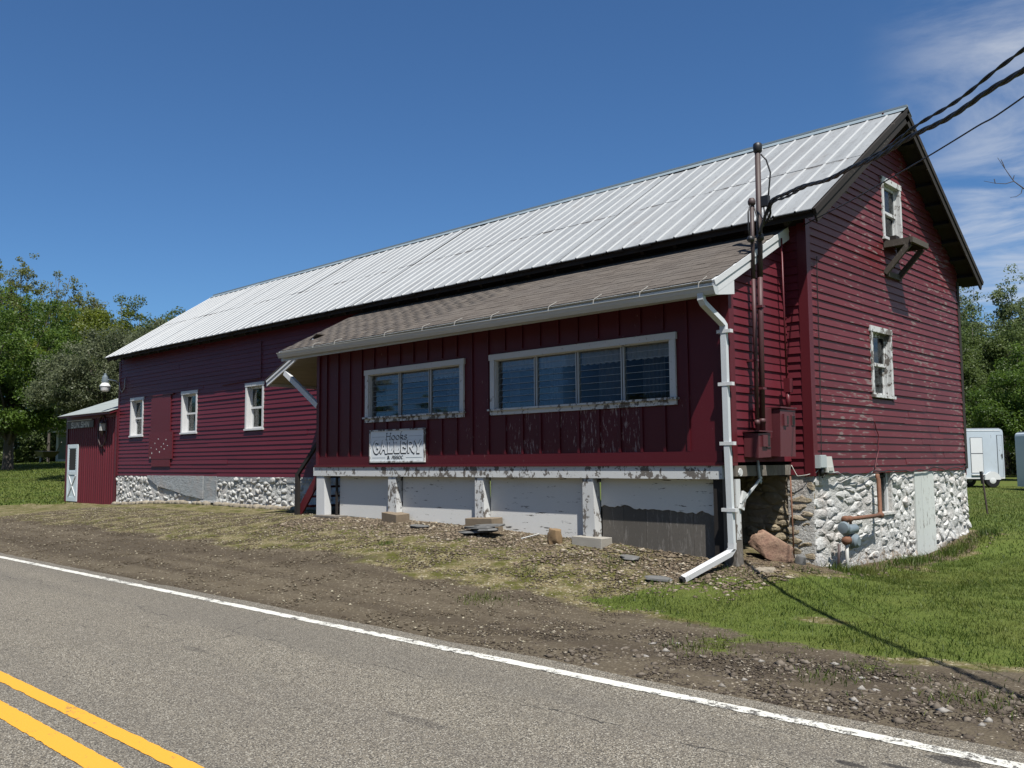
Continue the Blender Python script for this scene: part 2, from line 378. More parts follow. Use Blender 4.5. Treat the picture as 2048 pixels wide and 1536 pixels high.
def lawn_mask(x, y, nz):
    yb = np.interp(x, [-2.2, -1.95, -.78, 0.3, 1.02, 2.27, 3.27, 4.2, 6, 12], [-3.2, -4.35, -4.2, -4.35, -4.6, -5.1, -5.2, -4.95, -5.0, -5.2])
    xl = np.interp(y, [-5, -4.35, -3.9, -3.1, -2.2, -1.6, -.9, 0, 6.6, 7.5, 60], [-2.0, -2.0, -1.75, -1.15, -.55, .1, .45, .42, .35, -40, -200])
    r = sstep(y - yb + nz*.75, -.15, .75) * sstep(x - xl + nz*.6, -.1, .6)
    l = sstep(-x + np.interp(y, [-5.5, -3.2, -1, 3], [-40, -29, -26.5, -24.5]) + nz*1.6, -.5, 1.2) * sstep(y + nz*.6, -5.2, -3.6)
    for cx_, cy_, rr_ in ((2.95, -4.45, .38), (3.75, -4.35, .42), (1.6, -3.2, .2), (4.6, -3.6, .3), (3.4, -2.2, .22), (2.2, -4.6, .25)): r = r*(1 - .95*np.exp(-(((x-cx_)/1.6)**2 + (y-cy_)**2)/rr_**2*(1+nz*.6)))
    far = sstep(y, 7, 8.5)
    return np.clip(np.maximum(np.maximum(r, l), far), 0, 1)
xs = np.unique(np.round(np.r_[np.linspace(-420, -60, 16), np.linspace(-60, -28, 33), np.arange(-28, -11, .25), np.arange(-11, 6.5, .13), np.linspace(6.5, 14, 20), np.linspace(14, 400, 22)], 3))
ys = np.unique(np.round(np.r_[np.linspace(-200, -13.0, 8), [-12.95, -12.85], np.linspace(-12.7, -6.9, 5), np.arange(-6.8, 3, .13), np.arange(3, 12, .4), np.linspace(12, 70, 30), np.linspace(70, 420, 14)], 3))
GX, GY = np.meshgrid(xs, ys); gx = GX.ravel(); gy = GY.ravel()
gnz = vnoise(gx, gy, .9) + .5*vnoise(gx, gy, 2.7, 3.)
gzv = ground_z(gx, gy)
near = (gy > -6.5) & (gy < 8) & (gx > -30) & (gx < 14)
gzv = gzv + np.where(near, .018*vnoise(gx, gy, 2.1, 5.) + .010*vnoise(gx, gy, 6., 9.), 0) * sstep(gy, -6.5, -6.0)
nx, ny = len(xs), len(ys)
idx = np.arange(nx*ny).reshape(ny, nx)
gF = np.stack([idx[:-1, :-1].ravel(), idx[:-1, 1:].ravel(), idx[1:, 1:].ravel(), idx[1:, :-1].ravel()], 1)

def ground_mat():
    t = NT('ground_lawn_and_gravel')
    lawn = t.attr('lawn'); moss = t.attr('moss'); rub = t.attr('rubble')
    n1 = t.noise(1.4, 6, .6); n2 = t.noise(14, 6, .65); n3 = t.noise(70, 3, .6)
    v = t.n('ShaderNodeTexVoronoi'); v.inputs['Scale'].default_value = 42; t.t.links.new(t.pos, v.inputs['Vector'])
    vd = v.outputs['Distance']; sp = t.n('ShaderNodeSeparateColor'); t.t.links.new(v.outputs['Color'], sp.inputs[0]); vc = sp.outputs[0]; vc2 = sp.outputs[1]
    stone = t.mix(vc, (.058, .046, .032), (.14, .115, .08)); stone = t.mix(t.ramp(vc2, .90, .94), stone, (.30, .265, .205))
    soil = t.mix(n2, (.054, .042, .028), (.098, .077, .050))
    gravel = t.mix(t.ramp(vd, .42, .62), stone, soil); gravel = t.mix(t.ramp(n1, .40, .66, 0, .6), gravel, soil)
    rut = t.noise(.8, 4, .55, stretch=(.16, 2.4, 1)); gravel = t.mix(t.ramp(rut, .42, .60, 0, .55), gravel, (.064, .051, .036)); gravel = t.mix(t.ramp(rut, .56, .40, 0, .30), gravel, (.16, .135, .095))
    dry = t.mix(t.ramp(n2, .35, .65), (.125, .103, .048), (.225, .185, .10)); dry = t.mix(t.ramp(vc2, .82, .88), dry, (.36, .32, .22))
    ol = t.mix(t.ramp(t.noise(3.2, 6, .65), .42, .60), dry, (.078, .080, .016)); ol = t.mix(t.ramp(n3, .5, .75, 0, .8), ol, (.055, .047, .028))
    rb = t.mix(vc, (.12, .088, .058), (.24, .19, .125)); rb = t.mix(t.ramp(vd, .3, .6), rb, (.066, .048, .032)); rb = t.mix(t.ramp(n1, .5, .62, 0, .65), rb, (.10, .095, .035))
    gr = t.mix(t.ramp(n2, .3, .7), (.062, .095, .015), (.110, .140, .028)); gr = t.mix(t.ramp(t.noise(.55, 5), .4, .68, 0, .55), gr, (.120, .120, .030))
    gr = t.mix(t.ramp(n3, .5, .8, 0, .5), gr, (.04, .055, .016))
    c = t.mix(t.ramp(t.math('ADD', moss, t.math('MULTIPLY', t.math('SUBTRACT', n2, .5), .7)), .35, .65), gravel, ol)
    c = t.mix(t.ramp(t.math('ADD', rub, t.math('MULTIPLY', t.math('SUBTRACT', n2, .5), .6)), .4, .65), c, rb)
    c = t.mix(t.ramp(t.math('ADD', lawn, t.math('MULTIPLY', t.math('SUBTRACT', n2, .5), .9)), .42, .62), c, gr)
    t.bump(t.math('ADD', t.math('MULTIPLY', t.math('SUBTRACT', 1., vd), .5), t.math('MULTIPLY', n2, .8)), .7, .02)
    return t.set(c, .95, .15)
gm = fast_mesh('ground', np.c_[gx, gy, gzv], gF, ground_mat(), True)
lm = lawn_mask(gx, gy, gnz)
moss = sstep(gy + gnz*.55, np.interp(gx, [-26, -12, -6, -2, 0], [-4.2, -4.25, -4.3, -4.5, -4.6]), np.interp(gx, [-26, -12, -6, -2, 0], [-4.2, -4.25, -4.3, -4.5, -4.6]) + .8)
rub = sstep(gy, -3.1, -1.9) * sstep(gx, -10.6, -9.2) * sstep(-gx, -.9, .0) * np.clip(1.05 - sstep(gy, .5, 2), 0, 1) * (.65 + .5*gnz)
gab = sstep(-gx, -.75, -.3) * sstep(gx, -.4, .1) * sstep(gy, -1.5, -.6) * sstep(-gy, -6.8, -6.2); rub = np.maximum(rub, gab*.9)
for nm, val in (('lawn', lm), ('moss', moss), ('rubble', rub)):
    a = gm.attributes.new(nm, 'FLOAT', 'POINT'); a.data.foreach_set('value', val.astype(np.float32))
ground = bpy.data.objects.new('ground', gm); reg(ground, (0, 0, 0)); tag(ground, kind='structure')

def asphalt():
    t = NT('worn_asphalt')
    v = t.n('ShaderNodeTexVoronoi'); v.inputs['Scale'].default_value = 125; t.t.links.new(t.pos, v.inputs['Vector'])
    sp = t.n('ShaderNodeSeparateColor'); t.t.links.new(v.outputs['Color'], sp.inputs[0])
    n = t.noise(1.1, 6, .6, stretch=(.35, 1.6, 1)); n2 = t.noise(7, 6, .65); f = t.noise(160, 2)
    c = t.mix(sp.outputs[0], (.118, .103, .079), (.300, .267, .208)); c = t.mix(t.ramp(sp.outputs[1], .80, .86), c, (.46, .43, .36)); c = t.mix(t.ramp(sp.outputs[2], .86, .92), c, (.030, .028, .026))
    c = t.mix(t.ramp(v.outputs['Distance'], .5, .75), c, (.09, .082, .07))
    c = t.mix(t.ramp(n, .42, .70, 0, .35), c, (.13, .118, .10)); c = t.mix(t.ramp(n2, .62, .80, 0, .4), c, (.07, .065, .058))
    tr = t.noise(.5, 3, .5, stretch=(.12, 2.2, 1)); c = t.mix(t.ramp(tr, .48, .62, 0, .28), c, (.105, .097, .085))
    x = t.xyz()
    # longitudinal crack and tar spots
    wob = t.math('MULTIPLY', t.math('SUBTRACT', t.noise(.9, 5, .7), .5), .5)
    d = t.math('ABSOLUTE', t.math('ADD', t.math('ADD', x[1], 7.35), wob)); br = t.noise(.8, 2)
    crack = t.math('MULTIPLY', t.ramp(d, .008, .003), t.ramp(br, .5, .56)); c = t.mix(t.math('MULTIPLY', crack, .8), c, (.02, .02, .02))
    vcm = t.n('ShaderNodeVectorMath', operation='ADD'); nzc = t.n('ShaderNodeTexNoise'); nzc.inputs['Scale'].default_value = 1.3; nzc.inputs['Detail'].default_value = 6; t.t.links.new(t.pos, nzc.inputs['Vector'])
    t.t.links.new(t.pos, vcm.inputs[0]); t.t.links.new(nzc.outputs['Color'], vcm.inputs[1])
    vce = t.n('ShaderNodeTexVoronoi', feature='DISTANCE_TO_EDGE'); vce.inputs['Scale'].default_value = .42; t.t.links.new(vcm.outputs[0], vce.inputs['Vector'])
    ck = t.math('MULTIPLY', t.ramp(vce.outputs['Distance'], .0030, .0008), t.ramp(t.noise(.35, 3), .50, .56)); c = t.mix(t.math('MULTIPLY', ck, .75), c, (.03, .028, .026))
    def spot(cx, cy, rx, ry):
        dx = t.math('DIVIDE', t.math('SUBTRACT', x[0], cx), rx); dy = t.math('DIVIDE', t.math('SUBTRACT', x[1], cy), ry)
        r = t.math('ADD', t.math('SQRT', t.math('ADD', t.math('MULTIPLY', dx, dx), t.math('MULTIPLY', dy, dy))), t.math('MULTIPLY', t.math('SUBTRACT', n2, .5), 1.3)); return t.ramp(r, 1., .8)
    for a in ((3.507, -7.073, .10, .035), (3.9, -6.66, .16, .07), (3.75, -6.95, .14, .03), (-1.9, -8.0, .25, .05), (1.2, -8.1, .3, .06)):
        c = t.mix(t.math('MULTIPLY', spot(*a), .75 if a[0] > 3 else .3), c, (.022, .021, .022))
    t.bump(t.math('SUBTRACT', f, v.outputs['Distance']), .5, .006); return t.set(c, .9, .2)
RX = [(-400, 400)]
rd = MB(); step = list(np.linspace(-400, -40, 10)) + list(np.arange(-38, 12, .5)) + list(np.linspace(14, 400, 10))
edge = [-6.27 + .05*mnoise.noise((x*.9, 0, 0)) + .035*mnoise.noise((x*4., 3, 0)) for x in step]
rv = []
for x, e in zip(step, edge): rv += [(x, -12.75, ROADZ), (x, e, ROADZ), (x, e+.02, ROADZ-.04)]
rf = []
for i in range(len(step)-1):
    a = i*3; rf += [(a, a+3, a+4, a+1), (a+1, a+4, a+5, a+2)]
M_asphalt = asphalt()
tag(mk('road', rv, rf, M_asphalt), kind='structure')
def line_paint(name, col, wear):
    t = NT(name); v = t.noise(90, 3, .7); n = t.noise(11, 6, .7); b = t.noise(.8, 3)
    sp = t.n('ShaderNodeTexVoronoi'); sp.inputs['Scale'].default_value = 95; t.t.links.new(t.pos, sp.inputs['Vector'])
    c = t.mix(v, tuple(q*.86 for q in col), col)
    m = t.ramp(t.math('ADD', t.math('ADD', t.math('MULTIPLY', n, .55), t.math('MULTIPLY', v, .3)), t.math('MULTIPLY', b, .2)), wear, wear+.03)
    c = t.mix(m, c, (.10, .094, .085)); t.bump(t.noise(160, 2), .35, .004); return t.set(c, .8, .25)
def painted_line(name, y0, y1, mat, rag, z, sd, x0=-200, x1=60):
    v = []; f = []
    pts = list(np.linspace(x0, -30, 20)) + list(np.arange(-29.9, 8, .04)) + list(np.linspace(8.2, x1, 12))
    for i, x in enumerate(pts):
        w = rag*(1.0*mnoise.noise((x*6, sd, 0)) + .9*mnoise.noise((x*17, sd, 4))); u = rag*(1.0*mnoise.noise((x*6, sd, 8)) + .9*mnoise.noise((x*17, sd, 12)))
        v += [(x, y0+w, z), (x, y1+u, z)]
        if i: a = 2*i-2; f.append((a, a+2, a+3, a+1))
    o = mk(name, v, f, mat); return tag(o, kind='structure')
painted_line('edge_line', -6.585, -6.465, line_paint('white_road_paint', (.68, .67, .60), .548), .013, ROADZ+.004, 1.)
M_yellow = line_paint('yellow_road_paint', (.72, .36, .038), .605)
painted_line('centre_line', -9.545, -9.43, M_yellow, .008, ROADZ+.004, 20.)
painted_line('centre_line', -9.865, -9.72, M_yellow, .010, ROADZ+.004, 30.)

# ------------------------------------------------------------------ barn
L, W, OE, OG, OL = 23.03, 6.4, .41, .33, .13
ZE, SL = 3.40, .67                      # eave edge height of the roof surface, roof slope
ZR = ZE + (W/2 + OE)*SL
EXPO = .113
barn = thing('barn', (-11.5, 3.2, -1.2), 'long dark red clapboard barn with white metal gable roof', 'barn')
def front_map(y0): return lambda u, n, z: (u, y0 - n, z)
def side_map(x0): return lambda u, n, z: (x0 + n, u, z)
def clap(mp, u0, u1, z, mat, parent, u0t=None, u1t=None, expo=EXPO, butt=.023):
    u0t = u0 if u0t is None else u0t; u1t = u1 if u1t is None else u1t
    j = random.uniform(-.0045, .0045); z0 = z + random.uniform(-.004, .004); z1 = z + expo + .02
    b = butt + j; t = .003 + j; i = -.02; sag0 = random.uniform(-.005, .005); sag1 = random.uniform(-.005, .005)
    v = [mp(u0, i, z0+sag0), mp(u1, i, z0+sag1), mp(u1, b, z0+sag1), mp(u0, b, z0+sag0), mp(u0t, i, z1), mp(u1t, i, z1), mp(u1t, t, z1), mp(u0t, t, z1)]
    return mk('clapboard', v, [(0,1,2,3),(4,7,6,5),(3,2,6,7),(0,4,5,1),(0,3,7,4),(1,5,6,2)], mat, parent)
def clad(mp, ulo, uhi, zlo, zhi, mat, parent, holes=(), joints=(3.2, 5.2)):
    """courses of clapboards; ulo/uhi are functions of z; boards are cut round the holes (u0,u1,z0,z1)"""
    z = zlo
    while z < zhi - .02:
        a, b = ulo(z), uhi(z); at, bt = ulo(z+EXPO+.02), uhi(z+EXPO+.02)
        if b - a < .06: break
        cuts = sorted([(h[0], h[1]) for h in holes if z + EXPO*.6 > h[2] and z + EXPO*.4 < h[3]])
        segs = []; s = a
        for h0, h1 in cuts:
            if h0 > s: segs.append((s, h0))
            s = max(s, h1)
        if s < b: segs.append((s, b))
        for s0, s1 in segs:
            p = s0; fin = False
            while not fin:
                q = p + random.uniform(*joints)
                if q > s1 - 1.0: q = s1; fin = True
                clap(mp, p, q - (.002 if not fin else 0), z, mat, parent, at if p == a else None, bt if q == b else None)
                p = q
        z += EXPO
def empty_part(name, loc, parent):
    o = bpy.data.objects.new(name, None); o.empty_display_size = .1; return reg(o, loc, parent)
def roofline(y): return ZE - .10 + (min(y, W-y) + OE)*SL

# gable wall: sheathing with its clapboards
gable_mb = MB()
def gable_sheet(x, x2):
    pts = [(-.02+.02, -.2), (W, -.2), (W, roofline(W)), (W/2, roofline(W/2)), (0, roofline(0))]
    return pts
WIN_G1 = (2.80, 3.62, 3.60, 4.66); WIN_G2 = (2.09, 2.93, .97, 2.10)
g_wall = box('gable_wall', -.06, -.03, .05, W-.05, -.2, .9, M_darkwood, barn)
clad(side_map(0), lambda z: max(.03, (z - (ZE-.10))/SL - OE), lambda z: min(W-.03, W - ((z - (ZE-.10))/SL - OE)), -.20, 5.72, M_red_g, g_wall, [WIN_G1, WIN_G2])
f_wall = box('front_wall', -L+.05, -.34, .03, .06, -.34, .6, M_darkwood, barn)
W3 = [(-22.10, -21.20, .86, 2.07), (-18.72, -17.79, .86, 2.07), (-15.20, -14.32, .86, 2.07)]
HOLES_F = [(a+.03, b-.03, c, d) for a, b, c, d in W3]
clad(front_map(0), lambda z: -L+.08, lambda z: -9.66, -.31, 3.30, M_red_f, f_wall, HOLES_F, (4.0, 7.5))
clad(front_map(0), lambda z: -.36, lambda z: -.10, -.20, 3.25, M_red_f, f_wall)
box('rear_wall', -L, 0, W-.05, W, -.3, 3.3, M_red_f, barn)
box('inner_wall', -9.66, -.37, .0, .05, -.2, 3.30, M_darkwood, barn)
MB().add([(-L, .0, -.3), (-L, W, -.3), (-L, W, 3.3), (-L, W/2, ZR-.1), (-L, 0, 3.3), (-L+.05, .0, -.3), (-L+.05, W, -.3), (-L+.05, W, 3.3), (-L+.05, W/2, ZR-.1), (-L+.05, 0, 3.3)],
         [(0, 4, 3, 2, 1), (5, 6, 7, 8, 9), (0, 1, 6, 5), (1, 2, 7, 6), (2, 3, 8, 7), (3, 4, 9, 8), (4, 0, 5, 9)]).build('end_wall', M_red_f, barn)
# corner boards
cb = MB().box(-.11, .0, -.026, .0, -.22, 3.34).box(.001, .028, -.026, .10, -.22, 3.40).build('corner_board', M_red_s, barn)
MB().box(0.001, .026, W-.10, W+.024, -.18, 3.38).build('corner_board', M_rake, barn)
MB().box(-L-.02, -L+.10, -.025, 0, -.32, 3.28).build('corner_board', M_red_f, barn)
box('loft_floor', -L+.06, -.07, .08, W-.06, -.28, -.24, M_darkwood, barn)
box('wall_plate', -L, -.02, .0, .1, 3.28, 3.44, M_darkwood, barn)

# windows
def sash_window(mp, u0, u1, z0, z1, parent, name='window', cw=.085, mat=M_white, depth=.10, shade=True, rail=.5, head_over=.02):
    fw = MB()
    def bx(mb, a0, a1, n0, n1, b0, b1):
        p = [mp(a, n, b) for a in (a0, a1) for n in (n0, n1) for b in (b0, b1)]; q = np.array(p); lo = q.min(0); hi = q.max(0)
        return mb.box(lo[0], hi[0], lo[1], hi[1], lo[2], hi[2])
    w = empty_part(name, mp((u0+u1)/2, 0, z0), parent)
    bx(fw, u0, u0+cw, -.03, .036, z0+.045, z1-.09); bx(fw, u1-cw, u1, -.03, .036, z0+.045, z1-.09); bx(fw, u0-head_over, u1+head_over, -.03, .042, z1-.09, z1)
    bx(fw, u0+cw-.006, u0+cw+.016, -depth-.04, -.03, z0+.04, z1-.08); bx(fw, u1-cw-.016, u1-cw+.006, -depth-.04, -.03, z0+.04, z1-.08); bx(fw, u0+cw, u1-cw, -depth-.04, -.031, z1-.10, z1-.075)
    fw.build('frame', mat, w)
    sl = MB(); bx(sl, u0-.02, u1+.02, -depth-.04, .06, z0, z0+.044); sl.build('sill', mat, w)
    a, b = u0+cw+.017, u1-cw-.017; zb, zt = z0+.045, z1-.102; zm = zb + (zt-zb)*rail
    for k, (p, q, n) in enumerate(((zb, zm+.02, -depth), (zm-.02, zt, -depth+.035))):
        s = MB(); bx(s, a, a+.045, n-.015, n+.015, p, q); bx(s, b-.045, b, n-.015, n+.015, p, q); bx(s, a+.045, b-.045, n-.015, n+.015, p, p+.05); bx(s, a+.045, b-.045, n-.015, n+.015, q-.045, q)
        s.build('sash', mat, w)
        g = MB(); bx(g, a+.046, b-.046, n-.003, n+.003, p+.051, q-.046); g.build('pane', M_glass, w)
    if shade:
        c = MB(); bx(c, a+.02, a+.02+(b-a)*.5, -depth-.10, -depth-.09, zb+.05, zt-.12); c.build('curtain', M_curtain2, w)
    return w
for k, (a, b, c, d) in enumerate(W3):
    sash_window(front_map(0), a, b, c, d, barn, cw=.07, mat=M_white_c, depth=.14, shade=(k == 0))
sash_window(side_map(0), WIN_G1[0], WIN_G1[1], WIN_G1[2], WIN_G1[3]-.0, barn, cw=.075, mat=M_white_p, depth=.09)
sash_window(side_map(0), WIN_G2[0], WIN_G2[1], WIN_G2[2], WIN_G2[3], barn, cw=.075, mat=M_white_p, depth=.10)
# boarded-over doorway in the front wall
bd = MB().box(-20.62, -19.36, -.045, -.019, .95, 2.03).build('boarded_panel', M_red_f, barn)
MB().box(-20.70, -19.19, -.052, -.020, .18, .955).build('boarded_panel', M_red_f, barn)
MB().box(-20.52, -19.33, -.046, -.019, -.04, .182).build('boarded_panel', M_red_f, barn)
for x, z in ((-20.5, .33), (-19.9, .52), (-19.75, .6), (-19.7, .45), (-20.3, .62), (-20.1, .75), (-19.5, .55), (-20.55, .5), (-20.0, .36), (-19.6, .72), (-20.2, .45), (-20.6, .2)):
    MB().box(x, x+random.uniform(.02, .05), -.055, -.0515, z, z+random.uniform(.02, .05)).build('paint_chip', M_white, bd)
box('roller_track', -20.75, -19.2, -.06, -.02, 2.035, 2.075, M_red_f, barn)
# shelf under the loft window with braces
sh = empty_part('loft_shelf', (.3, 2.9, 3.55), barn)
y0s, y1s = 2.78, 3.40
for k in range(3): box('shelf_plank', .03 + k*.145, .03 + k*.145 + .141, y0s+.03+random.uniform(-.02, .02), y1s-.02, 3.535, 3.565, M_shelf, sh)
box('shelf_edge', .03, .46, y0s, y0s+.045, 3.45, 3.534, M_shelf, sh); box('shelf_edge', .03, .46, y1s-.06, y1s-.015, 3.45, 3.534, M_shelf, sh); box('shelf_edge', .461, .50, y0s-.03, y1s+.06, 3.46, 3.55, M_shelf, sh)
for yy in (y0s+.02, y1s-.04): MB().bar((.03, yy, 3.03), (.43, yy, 3.45), .05, .085).build('brace', M_shelf, sh)
box('cleat', .02, .06, y0s+.06, y1s+.03, 2.98, 3.07, M_shelf, sh)
box('loose_block', .10, .20, 2.86, 3.02, 3.567, 3.64, M_darkwood, sh)

# roof: metal sheets with ribs on a dark deck
roof = empty_part('roof', (-11.5, 3.2, 4.6), barn)
def slope_quad(side, x0, x1, s0, s1, n0, n1):
    """slab on the roof slope; s = run from eave (0) to ridge, n = height above the roof surface"""
    c = 1/math.sqrt(1+SL*SL); P = []
    for n in (n0, n1):
        for x in (x0, x1):
            for s in (s0, s1):
                y = -OE + s - n*SL*c; z = ZE + s*SL + n*c
                P.append((x, y if side < 0 else W - y, z))
    F = [(0,1,3,2),(4,6,7,5),(0,2,6,4),(1,5,7,3),(0,4,5,1),(2,3,7,6)]
    return P, F
RUN = W/2 + OE
for sd_ in (-1, 1):
    p, f = slope_quad(sd_, -L-OL+.02, OG-.02, .03, RUN, -.075, -.004); mk('roof_deck', p, f, M_darkwood, roof)
PW = .652; npan = 36
def panel_mesh(sa, sb_):
    prof = []
    def rib(c): return [(c-.020, 0), (c-.009, .015), (c+.009, .015), (c+.020, 0)]
    prof = [(0, 0)] + rib(.10) + [(.16, 0), (.36, 0)] + rib(.426) + [(PW+.012, .0)]
    c = 1/math.sqrt(1+SL*SL); V = []; F = []; mi = []
    S = np.linspace(sa, sb_, 6)
    for s in S:
        for x, h in prof: V.append((x, s - h*SL*c, s*SL + h*c))
    k = len(prof)
    for i in range(len(S)-1):
        for j in range(k-1):
            F.append((i*k+j, i*k+j+1, (i+1)*k+j+1, (i+1)*k+j)); mi.append(1 if j in (1, 2, 3, 7, 8, 9) and (prof[j][1] > 0 or prof[j+1][1] > 0) else 0)
    for j in range(k-1): a = len(V); V += [tuple(V[j]), tuple(V[j+1]), (V[j+1][0], V[j+1][1]+.002, V[j+1][2]-.012), (V[j][0], V[j][1]+.002, V[j][2]-.012)]; F.append((a+3, a+2, a+1, a)); mi.append(0)
    me = raw_mesh('roof_panel', V, F, M_roof); me.materials.append(M_rib); me.polygons.foreach_set('material_index', mi); me.update(); return me
CUT = 1.78
pm = panel_mesh(-.02, CUT+.06); pm_up = panel_mesh(CUT-.06, RUN-.01)
for i in range(npan):
    x = -L-OL + i*PW
    for sd_ in (-1, 1):
        o = inst('roof_panel', pm, (x if sd_ < 0 else x+PW, -OE-random.uniform(0, .02) if sd_ < 0 else W+OE, ZE + .002*(i % 2) + random.uniform(0, .004)), roof, (0, 0, 0 if sd_ < 0 else math.pi), (1, 1, 1))
        lift = .005 + random.uniform(0, .005); inst('roof_panel', pm_up, (o.location.x + WL[roof.name].x, o.location.y + WL[roof.name].y - .4*lift*(1 if sd_ < 0 else -1) + random.uniform(-.012, .012), ZE + lift + .003*(i % 2)), roof, (0, 0, 0 if sd_ < 0 else math.pi), (1, 1, 1))
MB().add(*slope_quad(-1, -L-OL-.01, OG+.03, RUN-.17, RUN+.03, .030, .036)).add(*slope_quad(1, -L-OL-.01, OG+.03, RUN-.17, RUN+.03, .030, .036)).box(-L-OL, OG+.03, W/2-.035, W/2+.035, ZR+.028, ZR+.062).build('ridge_cap', M_ridge, roof)
# rake boards at both gables, fascia of the old roof edge with ragged shingle ends
for sd_ in (-1, 1):
    for nm, x0, x1, n0, n1 in (('rake_board', OG-.018, OG+.012, -.20, -.006), ('rake_trim', OG+.013, OG+.03, -.085, -.003), ('rake_board', -L-OL-.01, -L-OL+.018, -.17, -.006)):
        p, f = slope_quad(sd_, x0, x1, -.0, RUN + (.03 if sd_ < 0 else -.02), n0, n1); mk(nm, p, f, M_rake, roof)
    p, f = slope_quad(sd_, -.02, OG-.02, .02, RUN, -.105, -.078); mk('gable_soffit', p, f, M_darkwood, roof)
for i in range(9):
    s = .25 + i*.4
    for sd_ in (-1, 1):
        p, f = slope_quad(sd_, -.02, OG-.02, s, s+.07, -.19, -.106); mk('lookout', p, f, M_darkwood, roof)
x = -L-OL
while x < OG-.1:
    w_ = random.uniform(.12, .34); dr = random.uniform(.0, .055)
    p, f = slope_quad(-1, x, min(x+w_-.006, OG-.02), -.035+dr, .30, -.030-random.uniform(0, .015), -.008); mk('old_shingle', p, f, M_darkwood, roof); x += w_
nr = 38
for i in range(nr):
    xx = -L + .15 + i*(L-.3)/(nr-1)
    p, f = slope_quad(-1, xx-.03, xx+.03, .06, OE+.1, -.20, -.076); mk('rafter_tail', p, f, M_darkwood, roof)
box('eave_fascia', -L-OL+.03, OG-.03, -OE+.045, -OE+.07, ZE-.10, ZE-.03, M_darkwood, roof)

# ------------------------------------------------------------------ stone foundation
def ico(seed, lump=.28):
    t = (1+5**.5)/2
    v = [Vector(p).normalized() for p in ((-1,t,0),(1,t,0),(-1,-t,0),(1,-t,0),(0,-1,t),(0,1,t),(0,-1,-t),(0,1,-t),(t,0,-1),(t,0,1),(-t,0,-1),(-t,0,1))]
    f = [(0,11,5),(0,5,1),(0,1,7),(0,7,10),(0,10,11),(1,5,9),(5,11,4),(11,10,2),(10,7,6),(7,1,8),(3,9,4),(3,4,2),(3,2,6),(3,6,8),(3,8,9),(4,9,5),(2,4,11),(6,2,10),(8,6,7),(9,8,1)]
    cache = {}; nf = []
    def mid(a, b):
        k = (min(a, b), max(a, b))
        if k not in cache: v.append(((v[a]+v[b])/2).normalized()); cache[k] = len(v)-1
        return cache[k]
    for a, b, c in f:
        p, q, r = mid(a, b), mid(b, c), mid(c, a); nf += [(a, p, r), (b, q, p), (c, r, q), (p, q, r)]
    out = []
    for p in v:
        # squarish pebble with lumps
        q = Vector([math.copysign(abs(c)**.62, c) for c in p]); q = q*(1 + lump*mnoise.noise(p*1.5 + Vector((seed*7.1, seed*3.3, 0))) + .14*mnoise.noise(p*3.7 + Vector((0, seed*5.7, 1))))
        out.append(q)
    return out, nf
fnd = empty_part('foundation', (-11, 3, -1.3), barn)
def wall_rect(mp, u0, u1, zlo, zhi, n, mat, name, parent):
    p = [mp(u, k, z) for u in (u0, u1) for k in (-.35, n) for z in (zlo, zhi)]; q = np.array(p); lo = q.min(0); hi = q.max(0)
    return box(name, lo[0], hi[0], lo[1], hi[1], lo[2], hi[2], mat, parent)
def clip_poly(poly, nx_, nz_, d):
    out = []
    for i in range(len(poly)):
        a, b = poly[i], poly[(i+1) % len(poly)]; da = a[0]*nx_ + a[1]*nz_ - d; db = b[0]*nx_ + b[1]*nz_ - d
        if da <= 0: out.append(a)
        if (da < 0 < db) or (db < 0 < da): t_ = da/(da-db); out.append((a[0] + (b[0]-a[0])*t_, a[1] + (b[1]-a[1])*t_))
    return out
def rubble_cells(u0, u1, z0, z1, n, seed, asp=1.7):
    """irregular polygonal stones filling a rectangle (cells of scattered points, wider than high)"""
    rs = np.random.default_rng(seed); W_, H_ = (u1-u0)/asp, z1-z0; P = rs.random((n, 2))*np.array([W_, H_])
    for it in range(2):
        G_ = np.stack(np.meshgrid(np.linspace(0, W_, 120), np.linspace(0, H_, 60)), -1).reshape(-1, 2); k = ((G_[:, None]-P[None])**2).sum(-1).argmin(1)
        for i in range(n):
            m_ = k == i
            if m_.any(): P[i] = P[i]*.45 + G_[m_].mean(0)*.55
    cells = []
    for i in range(n):
        poly = [(0, 0), (W_, 0), (W_, H_), (0, H_)]
        for j in np.argsort(((P-P[i])**2).sum(1))[1:18]:
            dx_, dz_ = P[j]-P[i]; mx, mz = (P[j]+P[i])/2; poly = clip_poly(poly, dx_, dz_, dx_*mx + dz_*mz)
            if len(poly) < 3: break
        if len(poly) >= 3: cells.append([(u0 + a*asp, z0 + b) for a, b in poly])
    return cells
